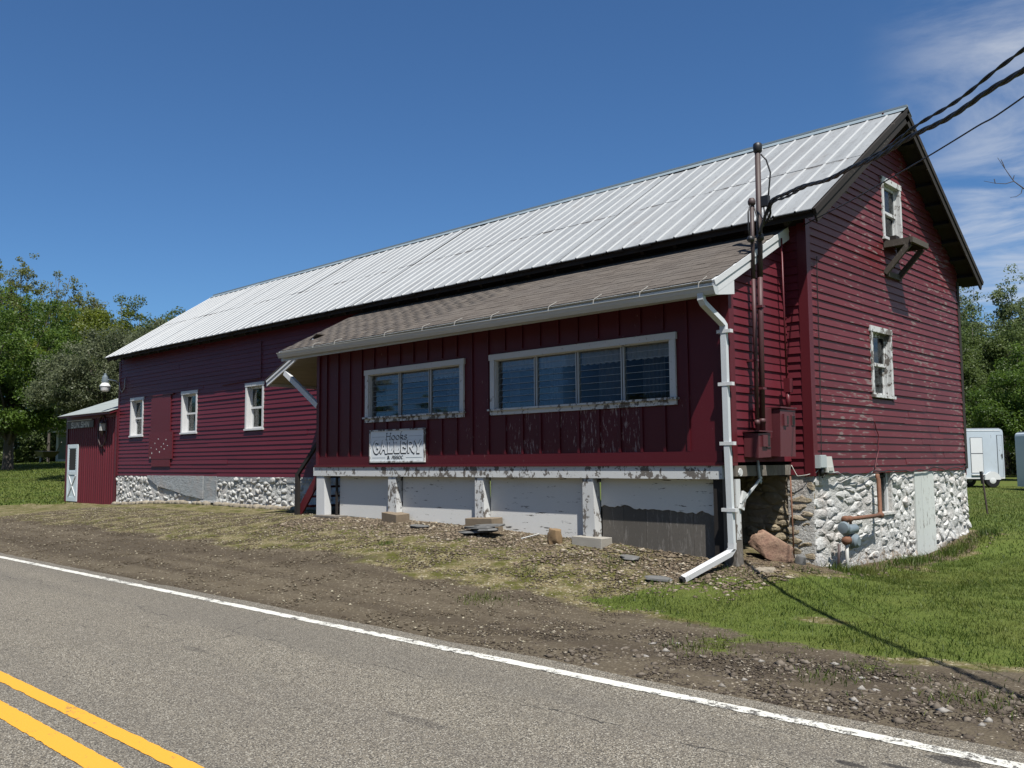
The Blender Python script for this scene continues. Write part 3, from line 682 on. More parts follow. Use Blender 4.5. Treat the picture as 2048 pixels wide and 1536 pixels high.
def stone_from_cell(poly, mp, depth, sd, joint=.008):
    c = np.mean(poly, 0); Q = []
    for i in range(len(poly)):
        a, b = np.array(poly[i]), np.array(poly[(i+1) % len(poly)]); k = 2 if np.linalg.norm(b-a) > .07 else 1
        for t_ in range(k): Q.append(a + (b-a)*t_/k)
    Q = np.array(Q); n = len(Q); r = np.linalg.norm(Q-c, axis=1)[:, None]; Q = c + (Q-c)*np.clip((r-joint)/r, .3, 1)
    # soften the corners
    Q = .6*Q + .2*np.roll(Q, 1, 0) + .2*np.roll(Q, -1, 0)
    tu, tz_ = random.uniform(-.6, .6), random.uniform(-.5, .5); V = []
    sh_ = np.array([random.uniform(-.25, .25), random.uniform(-.25, .25)])
    for f_, h in ((1.0, -.03), (.98, .55), (.80, .86), (.40, 1.0)):
        for i, q in enumerate(Q):
            p = c + (q-c)*f_ + sh_*(1-f_)*np.ptp(Q, axis=0)*.5; rel = (p-c)
            nn = depth*h*(1 + tu*rel[0]/.15 + tz_*rel[1]/.08) + ((.016*mnoise.noise((p[0]*9+sd, p[1]*11, h*2)) + .010*mnoise.noise((p[0]*26+sd, p[1]*30, h))) if h > 0 else 0)
            V.append(mp(p[0] + .010*mnoise.noise((p[0]*13, p[1]*13, sd)), max(nn, -.03), p[1] + .010*mnoise.noise((p[0]*13+5, p[1]*13, sd))))
    V.append(mp(c[0], depth*1.02, c[1])); F = []
    for k in range(3):
        for i in range(n): a = k*n+i; b = k*n+(i+1) % n; F.append((a, b, b+n, a+n))
    F += [(3*n+i, 3*n+(i+1) % n, 4*n) for i in range(n)]
    return V, F
def inside(c, holes): return any(h[0] < c[0] < h[1] and h[2] < c[1] < h[3] for h in holes)
G = side_map(-.035); FT = front_map(.035)
for a, b in ((.0, 2.28), (2.74, 3.70), (4.60, W)): wall_rect(G, a, b, -1.9, -.205, .026, M_mortar, 'foundation_core', fnd)
wall_rect(G, 2.28, 2.74, -1.9, -.83, .026, M_mortar, 'foundation_core', fnd)
random.seed(5)
def lay_stones(mp, u0, u1, z0, z1, n, seed, mat, dr, asp=1.7):
    for k, cell in enumerate(rubble_cells(u0, u1, z0, z1, n, seed, asp)):
        v, f = stone_from_cell(cell, mp, random.uniform(*dr), seed+k*.37, .003); smooth_angle(mk('stone', v, f, mat, fnd), 28)
lay_stones(G, .0, 2.26, -1.68, -.21, 78, 1, M_wash, (.024, .052), 2.9)
lay_stones(G, 2.26, 2.76, -1.68, -.84, 18, 2, M_wash, (.024, .055))
lay_stones(G, 2.76, 3.70, -1.68, -.21, 58, 3, M_wash, (.026, .066), 1.3)
lay_stones(G, 4.60, W, -1.68, -.21, 96, 4, M_wash, (.026, .066), 1.35)
wall_rect(FT, -2.4, -.045, -1.9, -.205, .012, M_tanwall, 'foundation_core', fnd)
lay_stones(FT, -1.05, -.0, -1.55, -.21, 50, 6, M_tanwall, (.018, .05), 2.8)
# far front: stones too small to pick apart, joined
wall_rect(FT, -L, -9.3, -1.6, -.30, .040, M_washf, 'foundation_core', fnd)
fs = MB(); base_s = [ico(k) for k in range(6)]; PIL = (-17.32, -16.60)
for u0_, u1_, n_, sd_ in ((-L, -20.0, 130, 11), (-20.0, -17.32, 120, 12), (-16.60, -13.2, 150, 13), (-13.2, -9.6, 150, 14)):
    for k, cell in enumerate(rubble_cells(u0_, u1_, -1.36, -.31, n_, sd_, 1.5)):
        c_ = np.mean(cell, 0)
        if inside(c_, [(-20.6, -17.3, -.66, -.2)]): continue
        fs.add(*stone_from_cell(cell, FT, random.uniform(.03, .085), sd_+k*.3, .006))
o = fs.build('foundation_stones', M_washf, fnd, True); tag(o, kind='stuff')
# dark loose stones at the foot of the wall
fs2 = MB()
for i in range(150):
    u = random.uniform(-L, -9.6); zz = gz(u, -.05); s_ = random.uniform(.04, .10); vv, ff = base_s[i % 6]
    fs2.add([(u + p.x*s_*1.3, -.07 + p.y*s_ + random.uniform(-.002, .002), zz + .02 + p.z*s_*.8) for p in vv], ff)
tag(fs2.build('footing_stones', M_rock, fnd, True), kind='stuff')
MB().add([(-20.75, -.0, -.30), (-17.32, -.0, -.30), (-17.32, -.0, -.92), (-18.3, 0, -.84), (-19.2, 0, -.70), (-20.0, 0, -.62), (-20.75, -.0, -.36), (-20.75, .03, -.30), (-17.32, .03, -.30), (-17.32, .03, -.92), (-18.3, .03, -.84), (-19.2, .03, -.70), (-20.0, .03, -.62), (-20.75, .03, -.36)],
         [(0, 6, 5, 4, 3, 2, 1)] + [(i, i+1, i+8, i+7) for i in range(6)]).build('parging', M_parge, fnd)
for q in fnd.children:
    if q.name.startswith('parging'): q.location.y -= .055
box('concrete_pier', PIL[0]+.01, PIL[1], -.035, .02, -.95, -.305, M_parge, fnd)
box('parging', -16.58, -9.7, -.022, .0225, -.44, -.305, M_parge, fnd)
box('sill_ledge', -17.4, -16.5, -.08, .01, -1.0, -.955, M_wash, fnd)
# basement door and window of the gable
dr = empty_part('basement_door', (0, 4.15, -1.6), barn)
M_door = paint('pale_door_paint', (.60, .63, .60), (.27, .25, .22), .585, 8, (3, 3, .7), .6, .08)
for k in range(3): box('door_plank', -.03, .015+.003*(k % 2), 3.705 + k*.297, 3.705 + k*.297 + .293, -1.66, -.21, M_door, dr)
cw_ = empty_part('cellar_window', (-.1, 2.5, -.83), barn)
box('frame', -.12, -.06, 2.28, 2.33, -.82, -.21, M_white_p, cw_); box('frame', -.12, -.06, 2.68, 2.74, -.82, -.21, M_white, cw_); box('sill', -.16, .03, 2.26, 2.80, -.86, -.822, M_wash, cw_); box('pane', -.105, -.10, 2.33, 2.68, -.82, -.21, M_glass, cw_)
box('reveal', -.30, -.035, 2.742, 2.76, -.82, -.21, M_white, cw_)
box('cellar_back', -2.0, -1.9, .5, W-.5, -1.6, -.3, M_dark, fnd)
# old conduit down the front and a broken batten
cd = MB().tube([(-14.46, -.035, 3.1), (-14.45, -.035, 2.15), (-15.3, -.035, 2.13), (-16.4, -.035, 2.10)], .012, 6).build('old_conduit', M_red_s, barn)

# ------------------------------------------------------------------ front lean-to
D, PX0, PX1 = 1.58, -9.62, -.33
lean = thing('lean_to', (-5, -.8, -1.1), 'front lean-to of red boards with louvred windows, raised on white posts', 'building')
RY0, RZ0, RS = -2.06, 2.275, .515          # shingle edge, roof slope
def pr(y): return RZ0 + (y - RY0)*RS
WA = (-8.035, -5.326, .86, 1.745); WB = (-4.692, -1.136, .86, 1.745)
fw = empty_part('board_wall', (-5, -D, 0), lean)
bat = [-9.313 + .3795*k for k in range(23)]
edges = [PX0] + bat + [-.46]
for a, b in zip(edges[:-1], edges[1:]):
    segs = [(-.02, 2.36)]
    for wn_ in (WA, WB):
        if a + .02 < wn_[1] and b - .02 > wn_[0]:
            if a < wn_[0] - .01 or b > wn_[1] + .01:
                # board partly beside the opening
                lo, hi = (a, wn_[0]) if a < wn_[0] - .01 else (wn_[1], b)
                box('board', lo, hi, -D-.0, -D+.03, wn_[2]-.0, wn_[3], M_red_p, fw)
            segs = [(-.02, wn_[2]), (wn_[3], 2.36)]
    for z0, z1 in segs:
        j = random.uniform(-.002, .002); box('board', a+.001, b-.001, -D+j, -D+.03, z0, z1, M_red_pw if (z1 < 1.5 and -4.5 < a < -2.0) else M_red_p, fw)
for x in bat:
    segs = [(.13, 2.36)]
    for wn_ in (WA, WB):
        if wn_[0]-.06 < x < wn_[1]+.06: segs = [(.13, wn_[2]-.09), (wn_[3]+.05, 2.36)]
    for z0, z1 in segs: box('batten', x-.021, x+.021, -D-.022, -D-.0025, z0, z1, M_red_p, fw)
box('skirt_board', PX0-.0, -.46, -D-.020, -D-.0026, -.02, .128, M_red_p, fw)
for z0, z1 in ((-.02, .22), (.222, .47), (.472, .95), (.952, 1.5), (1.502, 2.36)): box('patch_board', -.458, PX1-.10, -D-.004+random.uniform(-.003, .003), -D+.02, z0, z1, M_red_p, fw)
box('sill_board', PX0-.03, PX1+.02, -D-.055, -D+.1, -.062, -.0205, M_red_s, lean)
for nm, x0, x1, y0, y1 in (('corner_board', PX1-.10, PX1+.022, -D-.024, -D+.0), ('corner_board', PX1-.0, PX1+.0225, -D+.001, -D+.10), ('corner_board', PX0-.02, PX0+.07, -D-.026, -D+.0)):
    box(nm, x0, x1, y0, y1, -.02, 2.33, M_red_s, lean)
box('left_wall', PX0-.0, PX0+.04, -D+.031, 0, -.02, 2.5, M_red_p, lean)
MB().add([(PX0, -D+.03, 2.5), (PX0, -.0, 2.5), (PX0, -.0, 3.25), (PX0+.04, -D+.03, 2.5), (PX0+.04, -.0, 2.5), (PX0+.04, -.0, 3.25)], [(0, 1, 2), (3, 5, 4), (0, 3, 4, 1), (1, 4, 5, 2), (2, 5, 3, 0)]).build('left_gable', M_red_p, lean)
sw_ = box('side_wall', PX1-.06, PX1-.03, -D+.04, -.03, -.02, 2.3, M_darkwood, lean)
clad(side_map(PX1), lambda z: max(-D+.10, RY0 + (z + .10 - RZ0)/RS), lambda z: -.001, -.02, 3.15, M_red_f, sw_)
# louvred windows
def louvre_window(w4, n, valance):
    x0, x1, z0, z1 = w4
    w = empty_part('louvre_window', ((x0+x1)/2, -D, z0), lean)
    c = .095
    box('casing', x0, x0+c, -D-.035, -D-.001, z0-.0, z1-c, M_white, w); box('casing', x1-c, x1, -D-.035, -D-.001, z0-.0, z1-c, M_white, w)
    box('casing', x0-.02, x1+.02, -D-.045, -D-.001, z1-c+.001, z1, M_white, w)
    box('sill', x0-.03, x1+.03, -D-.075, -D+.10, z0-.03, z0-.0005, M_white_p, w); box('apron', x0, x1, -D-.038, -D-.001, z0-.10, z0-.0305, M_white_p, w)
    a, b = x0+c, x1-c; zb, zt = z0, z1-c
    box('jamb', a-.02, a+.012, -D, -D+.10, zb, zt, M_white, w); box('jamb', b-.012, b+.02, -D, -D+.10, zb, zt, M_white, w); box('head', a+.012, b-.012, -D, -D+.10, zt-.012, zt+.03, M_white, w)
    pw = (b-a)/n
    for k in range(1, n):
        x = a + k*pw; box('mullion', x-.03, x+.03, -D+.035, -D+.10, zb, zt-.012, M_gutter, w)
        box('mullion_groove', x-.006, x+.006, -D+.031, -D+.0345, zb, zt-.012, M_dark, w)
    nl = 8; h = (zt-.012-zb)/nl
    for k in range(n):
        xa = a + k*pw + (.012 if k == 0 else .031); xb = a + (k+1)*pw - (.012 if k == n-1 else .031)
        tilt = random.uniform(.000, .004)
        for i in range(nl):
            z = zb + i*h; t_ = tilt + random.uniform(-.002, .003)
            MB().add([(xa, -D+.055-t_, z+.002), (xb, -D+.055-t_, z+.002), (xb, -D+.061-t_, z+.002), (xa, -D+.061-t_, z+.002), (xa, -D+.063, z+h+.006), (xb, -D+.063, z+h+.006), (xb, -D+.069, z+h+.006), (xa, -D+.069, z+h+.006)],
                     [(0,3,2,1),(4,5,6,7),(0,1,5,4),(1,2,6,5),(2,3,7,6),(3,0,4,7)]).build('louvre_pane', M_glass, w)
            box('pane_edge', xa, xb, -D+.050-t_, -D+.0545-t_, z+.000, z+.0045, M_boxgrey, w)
        # lace valance and drape
        nseg = 26; V = []; hh = valance + random.uniform(-.03, .03)
        for i in range(nseg+1):
            x = xa + (xb-xa)*i/nseg; yy = -D+.115 + .012*math.sin(i*1.9) + .008*math.sin(i*4.1)
            V += [(x, yy, zt), (x, yy, zt-hh - .025*abs(math.sin(i*.8)))]
        mk('valance', V, [(2*i, 2*i+2, 2*i+3, 2*i+1) for i in range(nseg)], M_curtain, w)
        if k in (0, 2) or n == 4:
            V = []; xd = xa + (xb-xa)*random.uniform(.1, .3); wd = (xb-xa)*random.uniform(.25, .55)
            for i in range(nseg+1): x = xd + wd*i/nseg; V += [(x, -D+.24 + .02*math.sin(i*1.3), zt), (x, -D+.24 + .02*math.sin(i*1.3), zb)]
            mk('drape', V, [(2*i, 2*i+2, 2*i+3, 2*i+1) for i in range(nseg)], M_curtain2, w)
louvre_window(WA, 3, .16); louvre_window(WB, 4, .17)
# floor deck, beams, posts, skirting
box('floor_deck', PX0, PX1, -D+.09, -.02, -.10, -.065, M_darkwood, lean)
box('front_beam', PX0-.09, PX1-.13, -D-.035, -D+.08, -.235, -.064, M_white_p, lean)
box('end_beam', PX1-.129, PX1+.03, -D+.02, -.06, -.20, -.0635, M_grey, lean)
MB().lathe((PX1+.032, -D+.13, -.15), [(.055, 0), (.05, .012)], 10, 0).build('beam_end', M_white_p, lean)
for x0, x1, zb, m_ in ((-9.617, -9.36, -1.08, M_white_c), (-7.345, -7.13, -.875, M_white_p), (-5.07, -4.88, -.90, M_white_p), (-2.795, -2.60, -1.085, M_white_p), (-.47, -.315, -1.40, M_grey)):
    MB().add([(x0, -D-.02, zb), (x1+.03, -D-.02, zb), (x1+.03, -D+.135, zb), (x0, -D+.135, zb), (x0, -D-.02, -.236), (x1, -D-.02, -.236), (x1, -D+.135, -.236), (x0, -D+.135, -.236)],
             [(0,3,2,1),(4,5,6,7),(0,1,5,4),(1,2,6,5),(2,3,7,6),(3,0,4,7)]).build('post', m_, lean)
MB().box(-.312, -.29, -D-.0, -D+.11, -1.0, -.236).build('post_cladding', M_white_p, lean)
MB().box(-.62, -.475, -D+.0, -D+.12, -1.62, -.24).build('post', M_darkwood, lean)
M_bare = paint('bare_plywood', (.135, .122, .105), (.23, .212, .19), .53, 7, (3, 3, .5), .85, .25, fine=.2)
for x0, x1, zb0, zb1 in ((-9.02, -7.346, -1.0, -1.03), (-7.09, -5.072, -1.06, -1.1), (-4.84, -2.797, -1.09, -1.2), (-2.56, -.63, -.60, -.60)):
    zt = -.236
    nx_ = 40; V = []
    low = (x0 == -2.56)
    for i in range(nx_+1):
        u = i/nx_; x = x0 + (x1-x0)*u; zz = (-.63 - .07*u + .07*mnoise.noise((x*4, 0, 0)) + .03*mnoise.noise((x*13, 0, 0))) if low else zb0 + (zb1-zb0)*u
        V += [(x, -D+.12, zt), (x, -D+.12, zz), (x, -D+.135, zt), (x, -D+.135, zz)]
    F = []
    for i in range(nx_): a = i*4; F += [(a, a+1, a+5, a+4), (a+2, a+6, a+7, a+3), (a+1, a+3, a+7, a+5)]
    mk('skirt_panel', V, F, M_skirt, lean)
for k in range(5):
    x = -2.555 + k*.386; box('bare_board', x, x+.381, -D+.1365, -D+.15, -1.36-.02*k, -.30, M_bare, lean)
box('prop', -9.07, -9.035, -D+.05, -D+.09, -1.05, -.24, M_darkwood, lean)
MB().bar((-.27, -D+.08, -.55), (-.27, -.95, -.22), .02, .03).build('diagonal_brace', M_gutter, lean)
MB().bar((-.275, -D+.10, -.62), (-.275, -D+.18, -.40), .03, .09).build('brace_foot', M_white_p, lean)
MB().tube([(-.28, -1.02, .0), (-.275, -1.01, -.12), (-.27, -1.0, -.22), (-.27, -.97, -.27), (-.27, -.99, -.30)], .018, 8).build('drain_pipe', M_boxgrey, lean, True)

# roof of the lean-to
proof = empty_part('roof', (-5, -1, 2.8), lean)
XL, XR = -10.30, -.235
def psl(x0, x1, s0, s1, n0, n1):
    c = 1/math.sqrt(1+RS*RS); P = []
    for n in (n0, n1):
        for x in (x0, x1):
            for s in (s0, s1): P.append((x, RY0 + s - n*RS*c, RZ0 + s*RS + n*c))
    return P, [(0,1,3,2),(4,6,7,5),(0,2,6,4),(1,5,7,3),(0,4,5,1),(2,3,7,6)]
mk('roof_deck', *psl(XL+.01, XR-.02, .02, 2.05, -.06, -.004), M_cream, proof)
box('fascia', XL+.02, XR-.03, RY0+.03, RY0+.055, RZ0-.20, RZ0-.035, M_gutter, proof)
mk('drip_edge', *psl(XL, XR-.02, -.012, .10, -.006, -.001), M_gutter, proof)
box('soffit', PX0-.02, XR-.04, RY0+.056, -D-.03, RZ0-.12, RZ0-.10, M_cream, proof)
sl_c = 1/math.sqrt(1+RS*RS); th = math.atan(RS)
EX = .128; TW = .305; slope_len = 2.03/sl_c; rows = int(slope_len/EX)
tab = raw_mesh('shingle', [(0, 0, 0), (TW-.006, 0, 0), (TW-.006, EX+.03, 0), (0, EX+.03, 0), (0, 0, .007), (TW-.006, 0, .007), (TW-.006, EX+.03, .004), (0, EX+.03, .004)], [(0,3,2,1),(4,5,6,7),(0,1,5,4),(1,2,6,5),(2,3,7,6),(3,0,4,7)], M_shingle)
tabs = []
for r_ in range(rows):
    off = (r_ % 2)*TW*.5 + random.uniform(-.04, .04); x = XL - off
    while x < XR - .05:
        xa = max(x, XL); xb = min(x+TW, XR)
        if xb - xa > .04:
            s = (r_*EX)*sl_c; lift = .0035 + random.uniform(0, .003)
            tabs.append((xa, RY0 + s - lift*RS*sl_c, RZ0 + s*RS + lift*sl_c + .0005*(r_ % 3), (xb-xa)/TW, random.uniform(-.012, .012)))
        x += TW
cp_ = Vector((5.62, -11.83, 0))
tabs.sort(key=lambda q: (Vector(q[:3]) - cp_).length)
for x, y, z, sx, rz in tabs[:296]: inst('shingle', tab, (x, y, z), proof, (th, random.uniform(-.006, .006), rz), (sx, 1, 1))
V = []; F = []; RN = []
tv = [v.co.copy() for v in tab.vertices]; tf = [tuple(p.vertices) for p in tab.polygons]
for x, y, z, sx, rz in tabs[296:]:
    mt = Matrix.Translation((x, y, z)) @ Matrix.Rotation(rz, 4, 'Z') @ Matrix.Rotation(th, 4, 'X') @ Matrix.Diagonal((sx, 1, 1, 1)); n = len(V)
    V += [tuple(mt @ q) for q in tv]; F += [tuple(i+n for i in f) for f in tf]; RN += [random.random()]*8
o = bpy.data.objects.new('shingles', fast_mesh('shingles', V, F, M_shingle, False, RN)); reg(o, (0, 0, 0), proof); tag(o, kind='stuff')
# white rake boards
mk('rake_board', *psl(XR-.019, XR+.008, -.03, 2.0, -.17, -.002), M_white_c, proof); mk('rake_trim', *psl(XR+.0085, XR+.022, -.03, 2.0, -.07, .004), M_white_c, proof)
MB().add([(XR-.02, RY0-.02, RZ0-.05), (XR-.02, RY0+.48, RZ0-.05+.12), (XR-.02, RY0+.48, RZ0-.13), (XR-.02, RY0+.0, RZ0-.20), (XR+.006, RY0-.02, RZ0-.05), (XR+.006, RY0+.48, RZ0-.05+.12), (XR+.006, RY0+.48, RZ0-.13), (XR+.006, RY0+.0, RZ0-.20)],
         [(0,1,2,3),(7,6,5,4),(0,4,5,1),(1,5,6,2),(2,6,7,3),(3,7,4,0)]).build('eave_return', M_white_c, proof)
mk('rake_board', *psl(XL-.012, XL+.01, -.02, 2.0, -.12, -.002), M_white_c, proof)
# gutter with strap hangers
gut = empty_part('gutter', (-5, -2.14, 2.1), lean)
def gtop(x): return 2.225 + (x+10.2)/(10.0)*(-.055)
prof = [(0, -.0), (-.0, -.085), (-.07, -.095), (-.10, -.05), (-.115, -.012), (-.128, 0), (-.128, .006), (-.112, .004), (-.098, -.045), (-.068, -.088), (-.008, -.078), (-.008, 0)]
V = []; F = []; k = len(prof)
for x in (-10.24, -.195):
    for py, pz in prof: V.append((x, RY0+.02+py, gtop(x)+pz))
F = [(i, (i+1) % k, k+(i+1) % k, k+i) for i in range(k)]
mk('trough', V, F, M_gutter, gut)
for x in (-10.243, -.192):
    e = MB().add([(x, RY0+.02+p[0]*1.04, gtop(x)+p[1]*1.08) for p in prof[:7]] + [(x+.004, RY0+.02+p[0]*1.04, gtop(x)+p[1]*1.08) for p in prof[:7]], [tuple(range(7)), tuple(range(13, 6, -1))] + [(i, (i+1) % 7, 7+(i+1) % 7, 7+i) for i in range(7)]).build('end_cap', M_gutter, gut)
for x in (-9.03, -8.32, -6.82, -5.80, -5.0, -4.16, -2.97, -2.13, -1.34, -.43):
    t0 = gtop(x)
    MB().tube([(x, RY0-.10, t0-.005), (x, RY0-.06, t0+.0), (x, RY0-.045, t0+.075), (x+.01, RY0-.02, t0+.095), (x+.03, RY0+.10, pr(RY0+.10)+.02)], .0065, 6).build('hanger', M_hang, gut)
# downspout
dsp = empty_part('downspout', (-.35, -1.7, 0), lean)
def rect_tube(pts, w, h, side=(1, 0, 0)):
    mb = MB(); pts = [Vector(p) for p in pts]; rings = []
    for i, p in enumerate(pts):
        d = (pts[min(i+1, len(pts)-1)] - pts[max(i-1, 0)]).normalized(); s = Vector(side); s = (s - d*s.dot(d)).normalized(); u = d.cross(s)
        for a, b in ((-.5, -.5), (-.2, -.5), (-.2, -.44), (.2, -.44), (.2, -.5), (.5, -.5), (.5, .5), (-.5, .5)): rings.append(p + s*a*w + u*b*h)
    F = []
    for i in range(len(pts)-1):
        for j in range(8): a = i*8+j; b = i*8+(j+1) % 8; F.append((a, b, b+8, a+8))
    return mb.add(rings, F)
dx = -.40
rect_tube([(dx, -2.10, 2.12), (dx, -2.10, 2.03), (dx+.01, -2.07, 1.98), (dx+.05, -1.72, 1.78), (dx+.055, -1.675, 1.74), (dx+.055, -1.672, 1.66)], .085, .065).build('elbow', M_spout, dsp)
rect_tube([(dx+.055, -1.67, 1.70), (dx+.06, -1.67, .3), (dx+.085, -1.67, -1.06)], .078, .06).build('pipe', M_spout, dsp)
rect_tube([(dx+.085, -1.67, -1.03), (dx+.085, -1.672, -1.10), (dx+.06, -1.70, -1.16), (-.62, -2.32, -1.44)], .088, .065).build('shoe', M_white_c, dsp)
rect_tube([(-.632, -2.353, -1.455), (-.6325, -2.354, -1.4554)], .08, .058).build('shoe_lip', M_dark, dsp)
MB().bar((-.60, -2.268, -1.416), (-.634, -2.357, -1.457), .076, .055).build('shoe_mouth', M_dark, dsp)
for z in (1.66, .98, .22, -.62): MB().box(dx+.065-.10, dx+.065+.10, -1.706, -1.6355, z-.022, z+.022).build('strap', M_white_c, dsp)
# canopy over the stair on the left side: boards slope down to the left
can = empty_part('canopy', (-10.4, -.8, 1.9), lean)
CX0, CZ0, CX1, CZ1 = PX0-.0, 2.52, -11.50, 1.735
nb = 12
cs_ = (CZ0-CZ1)/(CX0-CX1)
for k in range(nb):
    a = CX1 + (CX0-CX1)*k/nb; b = CX1 + (CX0-CX1)*(k+1)/nb - .006
    if a > -9.7: break
    zt_ = lambda x: CZ1 + (x-CX1)*cs_
    MB().add([(a, -D, zt_(a)), (b, -D, zt_(b)), (b, -.03, zt_(b)), (a, -.03, zt_(a)), (a, -D, zt_(a)+.02), (b, -D, zt_(b)+.02), (b, -.03, zt_(b)+.02), (a, -.03, zt_(a)+.02)], [(0,3,2,1),(4,5,6,7),(0,1,5,4),(1,2,6,5),(2,3,7,6),(3,0,4,7)]).build('soffit_board', M_cream, can)
MB().bar((CX1-.03, -D-.02, CZ1+.0), (-9.75, -D-.02, CZ1+.0+(-9.75-CX1+.03)*cs_), .035, .13).build('barge_board', M_white_c, can)
MB().bar((CX1-.02, -D-.045, CZ1+.04), (-9.75, -D-.045, CZ1+.04+(-9.75-CX1+.02)*cs_), .015, .05).build('barge_trim', M_white_c, can)
MB().box(CX1-.04, CX1, -D-.03, -.03, CZ1-.06, CZ1+.05).build('eave_board', M_white_c, can)
MB().add([(CX1-.06, -D-.06, CZ1+.06), (-9.62, -D-.06, CZ1+.06+(-9.62-CX1+.06)*cs_), (-9.62, -.0, CZ1+.06+(-9.62-CX1+.06)*cs_), (CX1-.06, -.0, CZ1+.06), (CX1-.06, -D-.06, CZ1+.075), (-9.62, -D-.06, CZ1+.075+(-9.62-CX1+.06)*cs_), (-9.62, -.0, CZ1+.075+(-9.62-CX1+.06)*cs_), (CX1-.06, -.0, CZ1+.075)], [(0,3,2,1),(4,5,6,7),(0,1,5,4),(1,2,6,5),(2,3,7,6),(3,0,4,7)]).build('canopy_roof', M_shingle, can)
MB().bar((-10.85, -D+.0, 1.92), (-9.63, -D+.0, 1.16), .07, .11).build('brace', M_white_c, can)

# side steps with railing
st = thing('wooden_steps', (-10, -1, -1.05), 'dark red wooden steps with slanting handrail beside the raised lean-to', 'steps')
for k in range(4):
    x = -10.30 + k*.19; box('tread', x-.02, x+.20, -1.42, -.55, -.88 + k*.2, -.84 + k*.2, M_red_s, st)
for y in (-1.46, -.52): MB().bar((-10.48, y, -1.06), (-9.63, y, -.12), .04, .18).build('stringer', M_red_s, st)
box('newel_post', -10.46, -10.36, -1.56, -1.49, -1.12, -.19, M_darkwood, st)
MB().bar((-10.42, -1.525, -.22), (-9.60, -1.57, .44), .05, .08, e0=.03).build('handrail', M_darkwood, st)

# signboard
sg = thing('signboard', (-7.07, -1.63, .3), 'white signboard with black lettering on the front boards below a louvred window', 'sign')
SX0, SX1, SZ0, SZ1, SY = -7.856, -6.288, .017, .613, -D-.05
def sign_mat():
    t = NT('sign_board_paint'); n = t.noise(3, 5); return t.set(t.mix(n, (.74, .79, .81), (.82, .86, .87)), .45)
box('panel', SX0+.02, SX1-.02, SY, SY+.02, SZ0+.02, SZ1-.02, sign_mat(), sg)
for x0, x1, z0, z1 in ((SX0, SX1, SZ0, SZ0+.026), (SX0, SX1, SZ1-.026, SZ1), (SX0, SX0+.026, SZ0+.0262, SZ1-.0262), (SX1-.026, SX1, SZ0+.0262, SZ1-.0262)):
    box('frame', x0, x1, SY-.012, SY+.022, z0, z1, M_white_p, sg)
M_ink = simple('sign_ink', (.018, .02, .025), .5, bump=0); M_inkw = simple('sign_letter_white', (.84, .87, .88), .5, bump=0, var=.04); M_inkl = simple('sign_rule', (.30, .35, .38), .6, bump=0)
def arc(cx, cy, rx, ry, a0, a1, n=10): return [(cx + rx*math.cos(R(a0+(a1-a0)*i/n)), cy + ry*math.sin(R(a0+(a1-a0)*i/n))) for i in range(n+1)]
def strokes(paths, ox, oz, w, h, nib, y, shear=0., angle=40, rnd_=False):
    """broad-nib strokes: paths in a unit em box"""
    mb = MB(); yk = y
    for p in paths:
        q = [(ox + (a*w + b*h*shear), oz + b*h) for a, b in p]
        if rnd_:
            for i in range(len(q)-1):
                a = Vector((q[i][0], 0, q[i][1])); b = Vector((q[i+1][0], 0, q[i+1][1])); d = (b-a)
                if d.length < 1e-6: continue
                d.normalize(); s = Vector((-d.z, 0, d.x))*nib/2; a = a - d*nib*.3; b = b + d*nib*.3
                yk -= .00007; mb.add([(v.x, yk, v.z) for v in (a-s, b-s, b+s, a+s)], [(0, 1, 2, 3)])
        else:
            nx_, nz_ = math.cos(R(angle))*nib/2, math.sin(R(angle))*nib/2
            for i in range(len(q)-1):
                a, b = q[i], q[i+1]; t_ = nib*.12
                d = Vector((b[0]-a[0], b[1]-a[1])); d = d.normalized() if d.length > 1e-6 else Vector((1, 0)); s = Vector((-d.y, d.x))
                eff = max(abs(nx_*s.x + nz_*s.y), t_)
                yk -= .00007; mb.add([(v[0], yk, v[1]) for v in ((a[0]-s.x*eff-d.x*t_, a[1]-s.y*eff-d.y*t_), (b[0]-s.x*eff+d.x*t_, b[1]-s.y*eff+d.y*t_), (b[0]+s.x*eff+d.x*t_, b[1]+s.y*eff+d.y*t_), (a[0]+s.x*eff-d.x*t_, a[1]+s.y*eff-d.y*t_))], [(0, 1, 2, 3)])
    return mb
